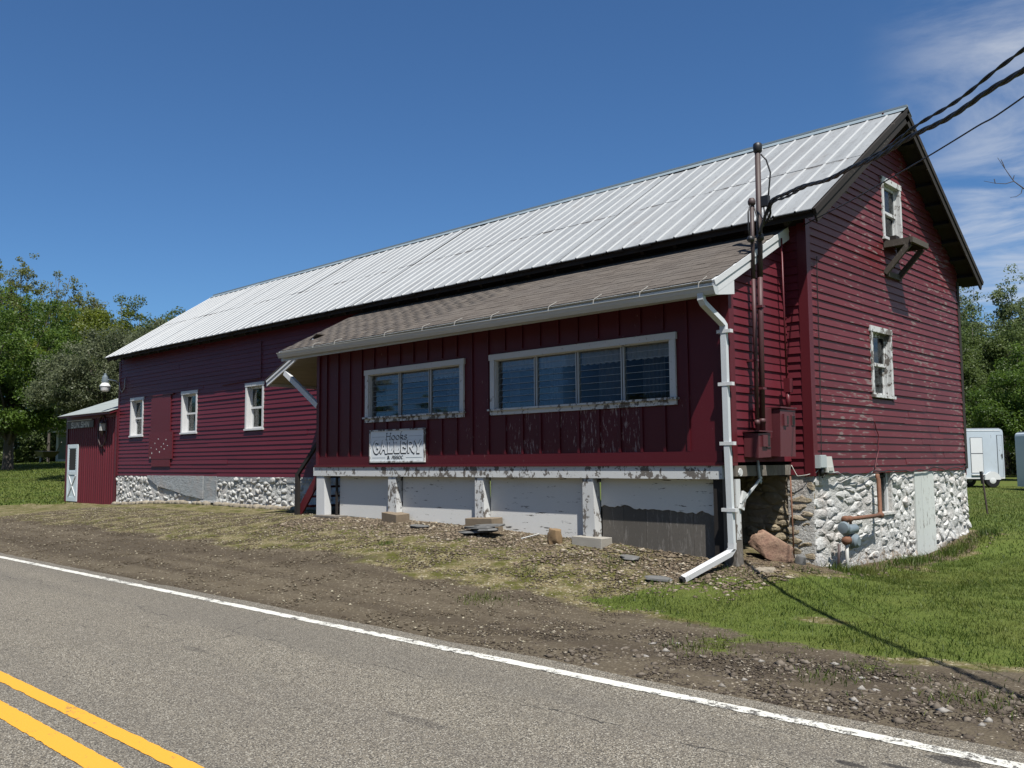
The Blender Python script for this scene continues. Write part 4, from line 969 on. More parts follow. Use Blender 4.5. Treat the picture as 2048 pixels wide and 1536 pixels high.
LET = {
 'H': ([[(.08, 0), (.16, 1)], [(.72, 0), (.80, 1)], [(.12, .5), (.76, .54)], [(0, 0), (.2, 0)], [(.06, 1), (.28, 1)], [(.62, 0), (.84, 0)], [(.70, 1), (.92, 1)]], .95),
 'o': ([arc(.33, .31, .28, .31, 100, 460, 16)], .72),
 'k': ([[(.10, 0), (.14, .9), (.20, 1.12), (.34, 1.15)], arc(.30, .44, .22, .17, 170, -60, 9) + [(.16, .28)], [(.22, .30), (.42, .08), (.62, 0)]], .68),
 's': ([arc(.30, .48, .19, .15, 30, 230, 9) + arc(.26, .16, .20, .16, 60, -150, 9)], .6),
 'G': ([arc(.42, .5, .36, .5, 50, 330, 20), [(.75, .25), (.75, .48), (.50, .48)]], .95),
 'A': ([[(.02, 0), (.16, .2), (.40, 1)], [(.30, 1), (.44, .96), (.70, 0), (.86, 0)], [(.20, .36), (.60, .36)]], .93),
 'L': ([[(.12, 1), (.12, .04), (.62, .04), (.72, .26)], [(.02, 1), (.26, 1)]], .86),
 'E': ([[(.66, .84), (.54, .97), (.12, .97), (.12, .04), (.60, .04), (.72, .22)], [(.12, .54), (.50, .54), (.54, .42)]], .86),
 'R': ([[(.12, 0), (.12, .97), (.42, .97)] + arc(.42, .74, .22, .23, 90, -90, 8) + [(.14, .51)], [(.36, .50), (.62, .14), (.84, .0)]], .95),
 'Y': ([[(.04, 1), (.36, .48), (.36, 0)], [(.72, 1), (.36, .48)], [(.24, 0), (.48, 0)]], .85),
 '&': ([[(.66, .02), (.20, .66)] + arc(.32, .80, .16, .18, 200, -20, 9) + [(.44, .66), (.10, .34)] + arc(.28, .20, .20, .20, 160, 330, 9) + [(.62, .40)]], .86),
 'a_': ([[(.02, 0), (.34, 1), (.50, 1), (.56, 0)], [(.16, .42), (.54, .42)]], .72),
 'S': ([arc(.30, .74, .23, .25, 40, 250, 9) + arc(.28, .26, .24, .26, 70, -150, 10)], .66),
 'O': ([arc(.34, .5, .28, .5, 90, 450, 18)], .8), 'C': ([arc(.36, .5, .30, .5, 50, 310, 16)], .72), '.': ([[(.08, .03), (.16, .03)]], .3), ' ': ([], .5),
 'U': ([[(.08, 1), (.08, .3)] + arc(.32, .28, .24, .28, 180, 360, 8) + [(.56, 1)]], .76), 'N': ([[(.08, 0), (.08, 1), (.58, 0), (.58, 1)]], .78), 'I': ([[(.1, 0), (.1, 1)]], .32), 'h_': ([[(.08, 0), (.08, 1)], [(.56, 0), (.56, 1)], [(.08, .5), (.56, .5)]], .76),
}
def write(txt, x0, x1, z, h, nib, y, mat, parent, name, **kw):
    adv = sum(LET[c][1] for c in txt); em = (x1-x0)/adv; x = x0
    for c in txt:
        if LET[c][0]: strokes(LET[c][0], x, z, em, h, nib, y, **kw).build(name, mat, parent)
        x += LET[c][1]*em
sxw = SX1-SX0
def sx(f): return SX0 + f*sxw
def sz(f): return SZ0 + f*(SZ1-SZ0)
write(['H', 'o', 'o', 'k', 's'], sx(.305), sx(.70), sz(.685), (SZ1-SZ0)*.20, .022, SY-.003, M_ink, sg, 'letter', shear=.06)
GL = ['G', 'A', 'L', 'L', 'E', 'R', 'Y']
write(GL, sx(.07), sx(.95), sz(.285), (SZ1-SZ0)*.34, .062, SY-.002, M_ink, sg, 'letter', rnd_=True)
write(GL, sx(.07)+.011, sx(.95)+.011, sz(.285)+.010, (SZ1-SZ0)*.34, .040, SY-.005, M_inkw, sg, 'letter_fill', rnd_=True)
write(['&', ' ', 'a_', 'S', 'S', 'O', 'C', '.'], sx(.335), sx(.65), sz(.105), (SZ1-SZ0)*.095, .020, SY-.003, M_ink, sg, 'letter', angle=20)
for a, b, z in ((.05, .28, .775), (.72, .95, .775), (.05, .30, .14), (.67, .95, .14)): box('rule', sx(a), sx(b), SY-.002, SY-.0003, sz(z), sz(z)+.006, M_inkl, sg)

# ------------------------------------------------------------------ electric service
def mast(name, label, pts, r, zs):
    m = thing(name, pts[-1], label, 'conduit')
    MB().tube(pts, r, 10).build('pipe', M_red_box, m, True)
    return m
m1 = thing('service_mast', (-.2, -1.0, .43), 'taller dark iron service mast with weatherhead rising past the roof edge', 'service mast')
MB().tube([(-.2, -1.01, .40), (-.2, -.965, 1.9), (-.2, -.945, 2.45)], .037, 12).build('lower_pipe', M_mastred, m1, True)
MB().tube([(-.2, -.945, 2.45), (-.2, -.925, 3.0), (-.2, -.905, 4.22)], .038, 12).build('upper_pipe', M_darkiron, m1, True)
MB().lathe((-.2, -.9, 4.18), [(.045, 0), (.058, .015), (.062, .08), (.058, .12), (.04, .135), (.01, .14)], 14).build('weatherhead', M_black, m1, True)
MB().lathe((-.2, -1.009, .52), [(.045, -.03), (.045, .03)], 12).build('coupling', M_mastred, m1, True)
MB().box(-.22, -.06, -.93, -.86, 3.42, 3.56).build('splice_box', M_black, m1)
MB().tube([(-.19, -.85, 3.50), (-.16, -.80, 3.52), (-.12, -.78, 3.48)], .03, 8).build('insulator', M_black, m1, True)
MB().tube([(-.17, -.87, 4.16), (-.12, -.82, 4.08), (-.08, -.79, 3.9), (-.10, -.83, 3.58)], .011, 6).build('lead_wire', M_black, m1, True)
for k, (a, b) in enumerate((((-.10, -.88, 3.44), (.02, -.97, 3.2)), ((-.14, -.9, 3.44), (.06, -1.12, 3.16)), ((-.2, -.95, 3.36), (.1, -1.17, 3.28)))):
    a = Vector(a); b = Vector(b); mid = (a+b)/2 + Vector((-.02, 0, -.12)); MB().tube([a, mid, b], .010, 6).build('lead_wire', M_black, m1, True)
for z, y in ((2.05, -.96), (.95, -.995)): MB().box(-.33+.02, -.155, y-.045, y+.045, z-.015, z+.015).build('clamp', M_red_box, m1)
m2 = thing('service_mast', (-.2, -1.14, .43), 'shorter iron service mast standing left of the taller one', 'service mast')
MB().tube([(-.2, -1.145, .35), (-.2, -1.135, 1.8), (-.2, -1.13, 2.4)], .027, 10).build('lower_pipe', M_mastred, m2, True)
MB().tube([(-.2, -1.13, 2.4), (-.2, -1.11, 3.42)], .0275, 10).build('upper_pipe', M_darkiron, m2, True)
MB().lathe((-.2, -1.11, 3.40), [(.032, 0), (.05, .02), (.052, .06), (.035, .10), (.01, .105)], 12).build('weatherhead', M_darkiron, m2, True)
MB().tube([(-.2, -1.13, 3.42), (-.2, -1.21, 3.3), (-.2, -1.22, 3.05), (-.2, -1.17, 2.92), (-.18, -1.08, 2.98)], .012, 6).build('lead_wire', M_black, m2, True)
MB().tube([(-.18, -1.10, 3.40), (-.15, -1.05, 3.22), (-.14, -1.06, 3.05)], .010, 6).build('lead_wire', M_black, m2, True)
MB().lathe((-.19, -1.18, 2.93), [(.02, -.05), (.045, -.03), (.045, .02), (.02, .05)], 10, 1).build('insulator', M_black, m2, True)
MB().lathe((-.15, -1.0, 2.98), [(.02, -.06), (.05, -.03), (.05, .03), (.02, .06)], 10, 2).build('insulator', M_black, m2, True)
MB().lathe((-.2, -1.143, .50), [(.036, -.04), (.036, .03)], 12).build('coupling', M_mastred, m2, True)
MB().box(-.31, -.17, -1.17, -1.105, 1.30, 1.33).build('clamp', M_red_box, m2)
# meter cabinets
bb = thing('meter_cabinet', (-.2, -.58, .06), 'larger dark red metal meter cabinet with two small dark panes by the barn corner', 'meter box')
MB().add([(-.305, -.80, .06), (-.05, -.83, .05), (-.05, -.40, .05), (-.305, -.37, .06), (-.305, -.80, .69), (-.05, -.80, .675), (-.05, -.37, .675), (-.305, -.37, .69)], [(0,3,2,1),(4,5,6,7),(0,1,5,4),(1,2,6,5),(2,3,7,6),(3,0,4,7)]).build('case', M_red_box, bb)
MB().box(-.305, -.03, -.82, -.36, .692, .712).build('lid', M_red_box, bb)
MB().box(-.31, -.16, -1.0, -.83, .30, .70).build('side_case', M_red_box, bb)
for y0 in (-.68, -.50):
    MB().box(-.0495, -.04, y0, y0+.10, .47, .61).build('pane_surround', M_red_box, bb); MB().box(-.0395, -.036, y0+.015, y0+.085, .485, .595).build('pane', M_dark, bb)
MB().box(-.0495, -.025, -.735, -.665, .46, .615).build('latch', M_red_box, bb)
MB().box(-.21, -.12, -.365, -.275, .93, 1.125).build('conduit_body', M_red_s, bb); MB().tube([(-.165, -.33, .94), (-.165, -.34, .70)], .03, 10).build('conduit', M_red_s, bb, True); MB().tube([(-.19, -.31, 1.12), (-.20, -.30, 3.1)], .013, 8).build('conduit', M_red_s, bb, True)
sb = thing('meter_cabinet', (-.2, -1.15, .04), 'smaller dark red meter cabinet with open flap at the foot of the masts', 'meter box')
MB().add([(-.305, -1.32, .05), (-.10, -1.32, .035), (-.10, -.99, .045), (-.305, -.99, .05), (-.305, -1.31, .37), (-.10, -1.31, .345), (-.10, -.99, .365), (-.305, -.99, .37)], [(0,3,2,1),(4,5,6,7),(0,1,5,4),(1,2,6,5),(2,3,7,6),(3,0,4,7)]).build('case', M_red_box, sb)
MB().box(-.31, -.075, -1.335, -.975, .372, .386).build('lid', M_red_box, sb)
MB().box(-.099, -.075, -1.23, -1.11, .18, .33).build('flap', M_red_box, sb); MB().box(-.099, -.094, -1.09, -1.01, .20, .32).build('pane', M_dark, sb); MB().box(-.099, -.092, -1.10, -1.0, .16, .178).build('slot', M_dark, sb)
# cables
def cable(name, label, pts, r, strands, period, mat=M_black, cat='cable'):
    P = [Vector(p) for p in pts]; Q = []
    for i in range(len(P)-1):
        p0, p1, p2, p3 = P[max(i-1, 0)], P[i], P[i+1], P[min(i+2, len(P)-1)]
        n = max(2, int((p2-p1).length/.05))
        for k in range(n):
            t = k/n; Q.append(.5*((2*p1) + (p2-p0)*t + (2*p0-5*p1+4*p2-p3)*t*t + (3*p1-p0-3*p2+p3)*t**3))
    Q.append(P[-1]); mb = MB(); s = 0; S = [0]
    for i in range(1, len(Q)): s += (Q[i]-Q[i-1]).length; S.append(s)
    for k in range(strands):
        pts2 = []
        for i, q in enumerate(Q):
            d = (Q[min(i+1, len(Q)-1)] - Q[max(i-1, 0)]).normalized(); a = d.cross(Vector((0, 0, 1))).normalized(); b = a.cross(d)
            ph = 2*math.pi*(S[i]/period + k/strands); off = r*.9 if strands > 1 else 0
            wav = .012*math.sin(S[i]*5.1) if strands > 1 else 0
            pts2.append(q + a*off*math.cos(ph) + b*(off*math.sin(ph) + wav))
        mb.tube(pts2, r, 6)
    o = mb.build(name, mat, None, True); return tag(o, label, cat)
UP = (13.3, -12.9, 5.6)
cable('service_cable', 'thick twisted black service cable, lower of the two running off to the upper right', [(-.12, -1.08, 3.0), (.02, -1.12, 3.25), (.17, -1.24, 3.37), (.55, -1.58, 3.32), (1.05, -2.03, 3.20), (1.815, -2.71, 3.045), (2.75, -3.54, 2.93), (3.57, -4.27, 2.87), (4.14, -4.78, 2.87), (6, -6.4, 3.05), (9, -9.1, 3.9), UP], .013, 3, .62)
cable('service_cable', 'twisted black service cable, upper of the two that fan apart right of the gable', [(-.14, -1.0, 3.1), (.05, -1.1, 3.2), (.16, -1.23, 3.33), (.53, -1.55, 3.285), (1.04, -2.0, 3.195), (1.795, -2.66, 3.06), (2.73, -3.48, 3.02), (3.56, -4.2, 3.02), (4.2, -4.75, 3.08), (6, -6.3, 3.4), (9, -9, 4.3), (13.3, -12.9, 6.1)], .0095, 2, .45)
cable('phone_cable', 'thin straight black cable from the barn corner to the upper right', [(-.02, -.03, 3.22), (.03, -.06, 3.29), (1.17, -1.2, 3.155), (2.38, -2.44, 3.03), (3.2, -3.28, 2.965), (3.74, -3.83, 2.935), (6, -6.1, 3.0), (9, -9, 3.6), (13.3, -12.9, 5.1)], .0075, 1, 1)
upole = thing('utility_pole', (13.3, -12.9, -1.6), 'round wooden utility pole across the road carrying the cables', 'utility pole')
MB().tube([(13.3, -12.9, -1.8), (13.3, -12.9, 7.5)], [.16, .11], 10).build('shaft', M_grey, upole, True); MB().bar((12.5, -13.5, 6.6), (14.1, -12.3, 6.6), .1, .12).build('crossarm', M_grey, upole)
for f_ in (0, .5, 1.): MB().lathe((12.5+1.6*f_, -13.5+1.2*f_, 6.66), [(.02, 0), (.05, .04), (.05, .1), (.02, .14)], 8).build('insulator', M_greymetal, upole, True)
# boxes and loose wires on the gable
j1 = thing('junction_box', (.05, .11, -.1), 'blue grey utility box at the foot of the red corner board', 'utility box')
MB().box(.03, .10, .0, .20, -.11, .07).build('case', M_boxgrey, j1); MB().box(.1005, .112, .01, .19, -.10, .06).build('cover', M_boxgrey, j1); MB().tube([(.07, .1, -.11), (.07, .11, -.22)], .03, 8).build('gland', M_black, j1, True)
j2 = thing('junction_box', (.05, .31, -.17), 'pale beige utility box next to the blue grey one on the gable', 'utility box')
MB().add([(.03, .21, -.17), (.11, .21, -.17), (.11, .43, -.18), (.03, .43, -.18), (.03, .21, .05), (.09, .21, .05), (.09, .40, .05), (.03, .40, .05)], [(0,3,2,1),(4,5,6,7),(0,1,5,4),(1,2,6,5),(2,3,7,6),(3,0,4,7)]).build('case', M_boxtan, j2); MB().box(.085, .12, .25, .38, -.15, -.10).build('latch', M_boxtan, j2)
def wob_wire(name, label, pts, r, amp, n, mat, sdv):
    P = []
    for i in range(len(pts)-1):
        a, b = Vector(pts[i]), Vector(pts[i+1])
        for k in range(n): t = k/n; q = a.lerp(b, t); P.append(q + Vector((abs(mnoise.noise((q.y*3+sdv, q.z*3, 1.)))*amp*.5, mnoise.noise((q.y*4+sdv, q.z*4, 5.))*amp*.4, mnoise.noise((q.y*2.6+sdv, q.z*2.6, 9.))*amp)))
    P.append(Vector(pts[-1])); return tag(MB().tube(P, r, 5).build(name, mat, None, True), label, 'wire')
wob_wire('loose_wire', 'black wire sagging along the bottom of the gable boards', [(.06, .1, -.21), (.05, 2.0, -.20), (.045, 4.2, -.16), (.04, 6.3, -.13)], .010, .10, 16, M_black, 2.)
wob_wire('loose_wire', 'pale wire looping below the utility boxes toward the gas pipe', [(.07, .25, -.19), (.06, 1.0, -.26), (.05, 1.9, -.18)], .007, .14, 14, M_boxgrey, 7.)
wob_wire('loose_wire', 'thin red wire hanging down the gable boards below the lower window', [(.03, 2.08, .62), (.035, 2.2, .35), (.04, 2.14, .1), (.05, 1.98, -.15)], .008, .05, 8, M_red_s, 4.)
wob_wire('loose_wire', 'thin dark wire running down the gable beside the corner board', [(.035, .28, 2.9), (.032, .25, 1.2), (.04, .18, .07)], .006, .03, 12, M_darkwood, 11.)
wob_wire('loose_wire', 'thin tan wire drooping from the lean-to beam to the barn corner', [(-.28, -.1, -.06), (-.2, -.08, -.22), (-.08, -.06, -.20), (.05, .04, -.14)], .005, .06, 6, M_boxtan, 15.)
# gas meter with rusty pipes
gmn = thing('gas_meter', (.3, .4, -1.5), 'blue grey gas meter on rusty pipes against the whitewashed gable foundation', 'gas meter')
MB().tube([(.10, 1.95, -.22), (.10, 1.94, -.26), (.12, 1.93, -.30), (.14, 1.89, -.80), (.16, 1.86, -.835)], .032, 10).build('riser_pipe', M_iron, gmn, True)
MB().tube([(.15, 1.90, -.835), (.24, .9, -.825), (.27, .42, -.815)], .030, 10).build('cross_pipe', M_iron, gmn, True)
for p in ((.15, 1.87, -.835), (.265, .50, -.82), (.26, .38, -.815)): MB().lathe(p, [(.03, -.05), (.045, -.04), (.045, .04), (.03, .05)], 10, 1).build('pipe_fitting', M_iron, gmn, True)
for y in (.40, .53): MB().tube([(.265, y, -.82), (.27, y, -.95)], .02, 8).build('swivel', M_iron, gmn, True)
MB().lathe((.285, .47, -.96), [(.05, -.22), (.07, -.2), (.07, .14), (.05, .17)], 12, 1).build('meter_head', M_greymetal, gmn, True)
smooth_angle(MB().lathe((.19, .50, -1.12), [(.06, 0), (.095, .02), (.10, .07), (.115, .075), (.115, .10), (.10, .105), (.095, .17), (.06, .20)], 18, 0).build('meter_body', M_greymetal, gmn), 30)
smooth_angle(MB().lathe((.28, .28, -.93), [(.02, -.05), (.075, -.04), (.09, 0), (.075, .04), (.03, .06)], 16, 1).build('regulator', M_greymetal, gmn), 30)
MB().lathe((.30, .30, -1.10), [(.03, -.06), (.06, -.04), (.06, .05), (.03, .07)], 10, 1).build('shutoff_valve', M_iron, gmn, True)
MB().tube([(.30, .30, -1.10), (.30, .30, -1.62)], .024, 10).build('supply_pipe', M_boxtan, gmn, True); MB().tube([(.22, .24, -1.15), (.20, .22, -1.6)], .02, 8).build('stake', M_darkiron, gmn, True)
rod = MB().tube([(-.30, -.08, -.22), (-.28, -.09, -1.42)], .011, 6).build('ground_rod', M_iron, None, True); tag(rod, 'thin rusty ground rod down the tan stone corner', 'ground rod')

# ------------------------------------------------------------------ shed at the far end
shed = thing('shed', (-25.1, 1.5, -1.2), 'small dark red ribbed shed with grey roof at the far end of the barn', 'shed')
sw2 = empty_part('front_wall', (-25, 0, .2), shed); SXA, SXB = -27.22, -23.06
nP = 24; pw_ = (SXB-SXA)/nP
prib = [(0, 0), (.02, .028), (.05, .028), (.07, 0), (pw_+.004, 0)]
V = []; F = []
for z in (-1.32, 1.56):
    for x, n in prib: V.append((x, -n, z))
k = len(prib)
for j in range(k-1): F.append((j, j+1, k+j+1, k+j))
sm = raw_mesh('siding_sheet', V, F, M_red_f)
for i in range(nP): inst('siding_sheet', sm, (SXA + i*pw_, .0, 0), sw2)
box('backing', SXA+.02, SXB-.0, .004, .03, -1.3, 1.56, M_red_f, shed)
MB().add([(x, y, z) for x in (SXA, SXA+.03) for y, z in ((.031, -1.35), (3.165, -1.35), (3.165, 2.85), (.031, 1.74))], [(0, 1, 2, 3), (7, 6, 5, 4), (0, 4, 5, 1), (1, 5, 6, 2), (2, 6, 7, 3), (3, 7, 4, 0)]).build('side_wall', M_red_f, shed); box('rear_wall', SXA, SXB, 3.17, 3.2, -1.35, 2.7, M_red_f, shed)
box('corner_board', SXA-.035, SXA+.09, -.045, -.0285, -1.3, 1.55, M_red_s, shed); box('corner_board', SXB-.09, SXB+.03, -.045, -.0285, -1.3, 1.75, M_red_s, shed)
box('header', SXA-.03, SXB, -.05, -.0286, 1.551, 1.66, M_red_f, shed)
M_shedroof = simple('grey_roll_roofing', (.27, .30, .29), .85, var=.2, scale=2.5, bump=.3)
def shsl(n0, n1, x0, x1, y0, y1): return [(x, y, 1.70 + (y+.30)*.355 + n) for n in (n0, n1) for x in (x0, x1) for y in (y0, y1)], [(0,1,3,2),(4,6,7,5),(0,2,6,4),(1,5,7,3),(0,4,5,1),(2,3,7,6)]
for i in range(3): mk('roofing_sheet', *shsl(.0, .012 + .004*i, SXA-.14, SXB+.02, -.32 + i*1.2, .93 + i*1.2), M_shedroof, shed)
mk('roof_deck', *shsl(-.08, -.002, SXA-.10, SXB, -.27, 3.3), M_red_f, shed)
# door
sdr = empty_part('door', (-26.6, -.04, -1.2), shed)
M_sdoor = simple('white_door', (.62, .70, .74), .5, var=.05)
DX0, DX1, DZ0, DZ1, DY = -27.03, -26.13, -1.20, .73, -.05
box('leaf', DX0, DX1, DY, -.029, DZ0, DZ1, M_sdoor, sdr)
for x0, x1, z0, z1 in ((DX0, DX0+.11, DZ0, DZ1), (DX1-.11, DX1, DZ0, DZ1), (DX0+.111, DX1-.111, DZ1-.13, DZ1), (DX0+.111, DX1-.111, -.30, -.18), (DX0+.111, DX1-.111, DZ0, DZ0+.14)): box('stile', x0, x1, DY-.016, DY-.0005, z0, z1, M_sdoor, sdr)
box('pane', DX0+.16, DX1-.16, DY-.004, DY-.0006, -.14, .57, M_dark, sdr)
for k in range(9):
    z = -.12 + k*.083
    for x in (DX0+.115, DX1-.165): MB().lathe((x+.025, DY-.003, z), [(.035, -.004), (.03, .0)], 8, 1).build('scallop', M_sdoor, sdr)
for s in (1, -1): MB().bar((DX0+.13 if s > 0 else DX1-.13, DY-.012, DZ0+.16), (DX1-.13 if s > 0 else DX0+.13, DY-.012 - .003*s, -.32), .018, .05, up=(0, -1, 0) if False else (0, 0, 1)).build('cross_brace', M_white_c, sdr)
sgn = thing('signboard', (-26, -.06, 1.4), 'narrow weathered signboard with pale lettering under the shed eave', 'sign')
M_oldsign = simple('old_sign_paint', (.10, .095, .08), .7, var=.3); M_oldlet = simple('old_sign_letters', (.55, .54, .46), .7, var=.2)
box('panel', -27.08, -24.85, -.075, -.052, 1.27, 1.50, M_oldsign, sgn); box('cap', -27.10, -25.0, -.09, -.052, 1.515, 1.545, M_oldlet, sgn)
write(['S', 'U', 'N', '.', 'S', 'h_', 'N'], -26.75, -25.15, 1.30, .17, .05, -.0765, M_oldlet, sgn, 'letter', rnd_=True)
lan = thing('wall_lantern', (-24.05, -.1, 1.1), 'dark lantern hung in a ring frame on the shed wall', 'lantern')
MB().tube([(-24.1 + .34*math.cos(a), -.07, 1.12 + .50*math.sin(a)) for a in np.linspace(0, 2*math.pi, 17)], .022, 6).build('ring', M_darkiron, lan, True)
MB().box(-24.02, -23.88, -.20, -.06, 1.12, 1.36).build('glass', M_boxtan, lan); MB().lathe((-23.95, -.13, 1.36), [(.11, 0), (.03, .09), (.02, .13)], 8).build('cap', M_darkiron, lan); MB().lathe((-23.95, -.13, .93), [(.01, 0), (.09, .17), (.10, .19)], 8).build('base', M_darkiron, lan)
# yard lamp on the far corner
lp = thing('yard_lamp', (-23.2, -.2, 2.4), 'pale yard lamp on a short arm at the far barn corner', 'lamp')
LC = (-23.36, -.32)
MB().tube([(-23.05, -.02, 2.60), (-23.1, -.10, 2.68), (-23.25, -.24, 2.72), (-23.34, -.30, 2.71)], .02, 8).build('arm', M_boxgrey, lp, True)
smooth_angle(MB().lathe((LC[0], LC[1], 2.62), [(.10, 0), (.11, .06), (.09, .20), (.05, .23), (.045, .29), (.02, .30)], 14).build('ballast_housing', M_greymetal, lp), 35)
smooth_angle(MB().lathe((LC[0], LC[1], 2.50), [(.165, 0), (.165, .02), (.09, .125)], 16).build('reflector', M_white_c, lp), 35)
smooth_angle(MB().lathe((LC[0], LC[1], 2.34), [(.09, 0), (.125, .03), (.155, .159)], 16).build('lens', M_curtain, lp), 35)
MB().tube([(-22.98, -.03, 2.62), (-22.9, -.035, 2.38), (-22.75, -.035, 2.30), (-22.58, -.035, 2.42), (-22.55, -.035, 2.75)], .012, 6).build('wire', M_boxgrey, lp, True)

# ------------------------------------------------------------------ stones and blocks at the lean-to
def rock(name, label, cat, c, s, rot, seed, mat, lump=.3, group=None):
    v, f = ico(seed, lump)
    nv = []; nf = []
    o = bpy.data.objects.new(name, raw_mesh(name, v, f, mat, True)); o.scale = s; o.rotation_euler = rot; reg(o, c)
    sub = o.modifiers.new('s', 'SUBSURF'); sub.levels = 1; sub.render_levels = 1
    return tag(o, label, cat, group)
def chunk(name, label, cat, c, s, rot, seed, mat):
    """angular stone: box with random corner offsets and chamfers"""
    random.seed(seed); mb = MB(); V = []
    for z in (-1, -.2, 1):
        k = {-1: .95, -.2: 1.0, 1: .72}[z]
        for a in range(7):
            t = 2*math.pi*a/7 + random.uniform(-.25, .25); V.append((k*math.cos(t)*random.uniform(.85, 1.1), k*math.sin(t)*random.uniform(.85, 1.1), z + random.uniform(-.15, .15)))
    F = []
    for i in range(2):
        for j in range(7): a = i*7+j; b = i*7+(j+1) % 7; F.append((a, b, b+7, a+7))
    F += [tuple(range(6, -1, -1)), tuple(range(14, 21))]
    o = bpy.data.objects.new(name, raw_mesh(name, V, F, mat)); o.scale = s; o.rotation_euler = rot; reg(o, c)
    me_ = o.data; me_.polygons.foreach_set('use_smooth', [True]*len(me_.polygons))
    b = o.modifiers.new('b', 'BEVEL'); b.width = .10; b.segments = 2
    q = o.modifiers.new('s', 'SUBSURF'); q.subdivision_type = 'SIMPLE'; q.levels = 2; q.render_levels = 2
    tx = bpy.data.textures.new(name, 'CLOUDS'); tx.noise_scale = .45; tx.noise_depth = 3
    dd = o.modifiers.new('d', 'DISPLACE'); dd.texture = tx; dd.strength = .22; dd.mid_level = .5
    return tag(o, label, cat)
chunk('boulder', 'large slanting reddish boulder under the end of the lean-to', 'boulder', (-.22, -.80, -1.15), (.36, .17, .14), (.15, .55, .72), 5, M_redrock)
chunk('boulder', 'small dark stone wedged against the lower end of the reddish boulder', 'stone', (.02, -.52, -1.33), (.09, .09, .08), (.2, .3, .4), 9, M_slate)
chunk('boulder', 'flat tan stone lying in front of the reddish boulder', 'stone', (-.02, -1.45, -1.43), (.22, .15, .085), (.08, -.06, .5), 12, M_rock)
chunk('boulder', 'rounded rusty tan stone between the third and fourth white posts', 'stone', (-3.16, -1.80, -1.09), (.135, .12, .115), (.2, .1, .3), 4, M_rust)
rock('boulder', 'small round stone beside the flat tan stone', 'stone', (-.28, -1.62, -1.45), (.07, .06, .05), (0, 0, .3), 6, M_rock)
box_specs = (('tilted concrete block under the second white post', (-7.09, -1.63, -.975), (.25, .14, .095), (.05, .06, -.12), M_tancon), ('tan concrete block under the third white post', (-4.83, -1.63, -1.0), (.30, .13, .115), (.03, -.03, .04), M_tancon), ('low concrete block under the fourth white post', (-2.62, -1.62, -1.17), (.27, .13, .095), (0, .02, .03), M_concrete))
for lab, c, s, rot, m_ in box_specs:
    o = bpy.data.objects.new('concrete_block', raw_mesh('concrete_block', *(lambda b: (b.v, b.f))(MB().box(-1, 1, -1, 1, -1, 1)), m_)); o.scale = s; o.rotation_euler = rot; reg(o, c)
    bv = o.modifiers.new('b', 'BEVEL'); bv.width = .06; bv.segments = 2; tag(o, lab, 'concrete block', 'blocks under the posts')
random.seed(21)
slate_specs = [(-4.62, -1.92, -1.07, .40, .16, 'bottom'), (-4.52, -1.94, -1.035, .36, .14, 'second'), (-4.58, -1.96, -1.002, .33, .13, 'third'), (-4.40, -1.92, -.972, .30, .12, 'topmost')]
for x, y, z, a, b, nm in slate_specs:
    n = 9; V = []
    for zz in (-.014, .014):
        for i in range(n): t = 2*math.pi*i/n; r_ = random.uniform(.75, 1.05); V.append((a*r_*math.cos(t), b*r_*math.sin(t), zz))
    F = [tuple(range(n-1, -1, -1)), tuple(range(n, 2*n))] + [(i, (i+1) % n, n+(i+1) % n, n+i) for i in range(n)]
    o = bpy.data.objects.new('slate_slab', raw_mesh('slate_slab', V, F, M_slate)); o.rotation_euler = (.05, -.05, random.uniform(-.2, .25)); reg(o, (x, y, z)); tag(o, nm + ' grey slab of the slate pile below the third post', 'slate', 'slate pile')
for x, y, lab in ((-6.05, -1.95, 'grey slate slab lying loose right of the second post'), (-1.75, -1.9, 'thin slate flake before the bare plywood skirting'), (-.95, -2.35, 'flat slate beside the mouth of the downspout')):
    n = 8; V = []
    for zz in (-.012, .012):
        for i in range(n): t = 2*math.pi*i/n; r_ = random.uniform(.7, 1.05); V.append((.2*r_*math.cos(t), .10*r_*math.sin(t), zz))
    o = bpy.data.objects.new('slate_slab', raw_mesh('slate_slab', V, [tuple(range(n-1, -1, -1)), tuple(range(n, 2*n))] + [(i, (i+1) % n, n+(i+1) % n, n+i) for i in range(n)], M_slate)); o.rotation_euler = (.1, .06, random.uniform(-.5, .5)); reg(o, (x, y, gz(x, y)+.03)); tag(o, lab, 'slate')
box_p = MB().box(-9.45, -8.75, -1.78, -1.45, -1.03, -.995).build('plank', M_grey); tag(box_p, 'short grey plank lying at the foot of the first white post', 'plank')
stick = MB().tube([(-3.75, -1.9, gz(-3.75, -1.9)+.03), (-3.52, -1.75, gz(-3.52, -1.75)+.09)], .012, 6).build('stick', M_boxtan); tag(stick, 'small pale stick lying left of the rounded stone', 'stick')

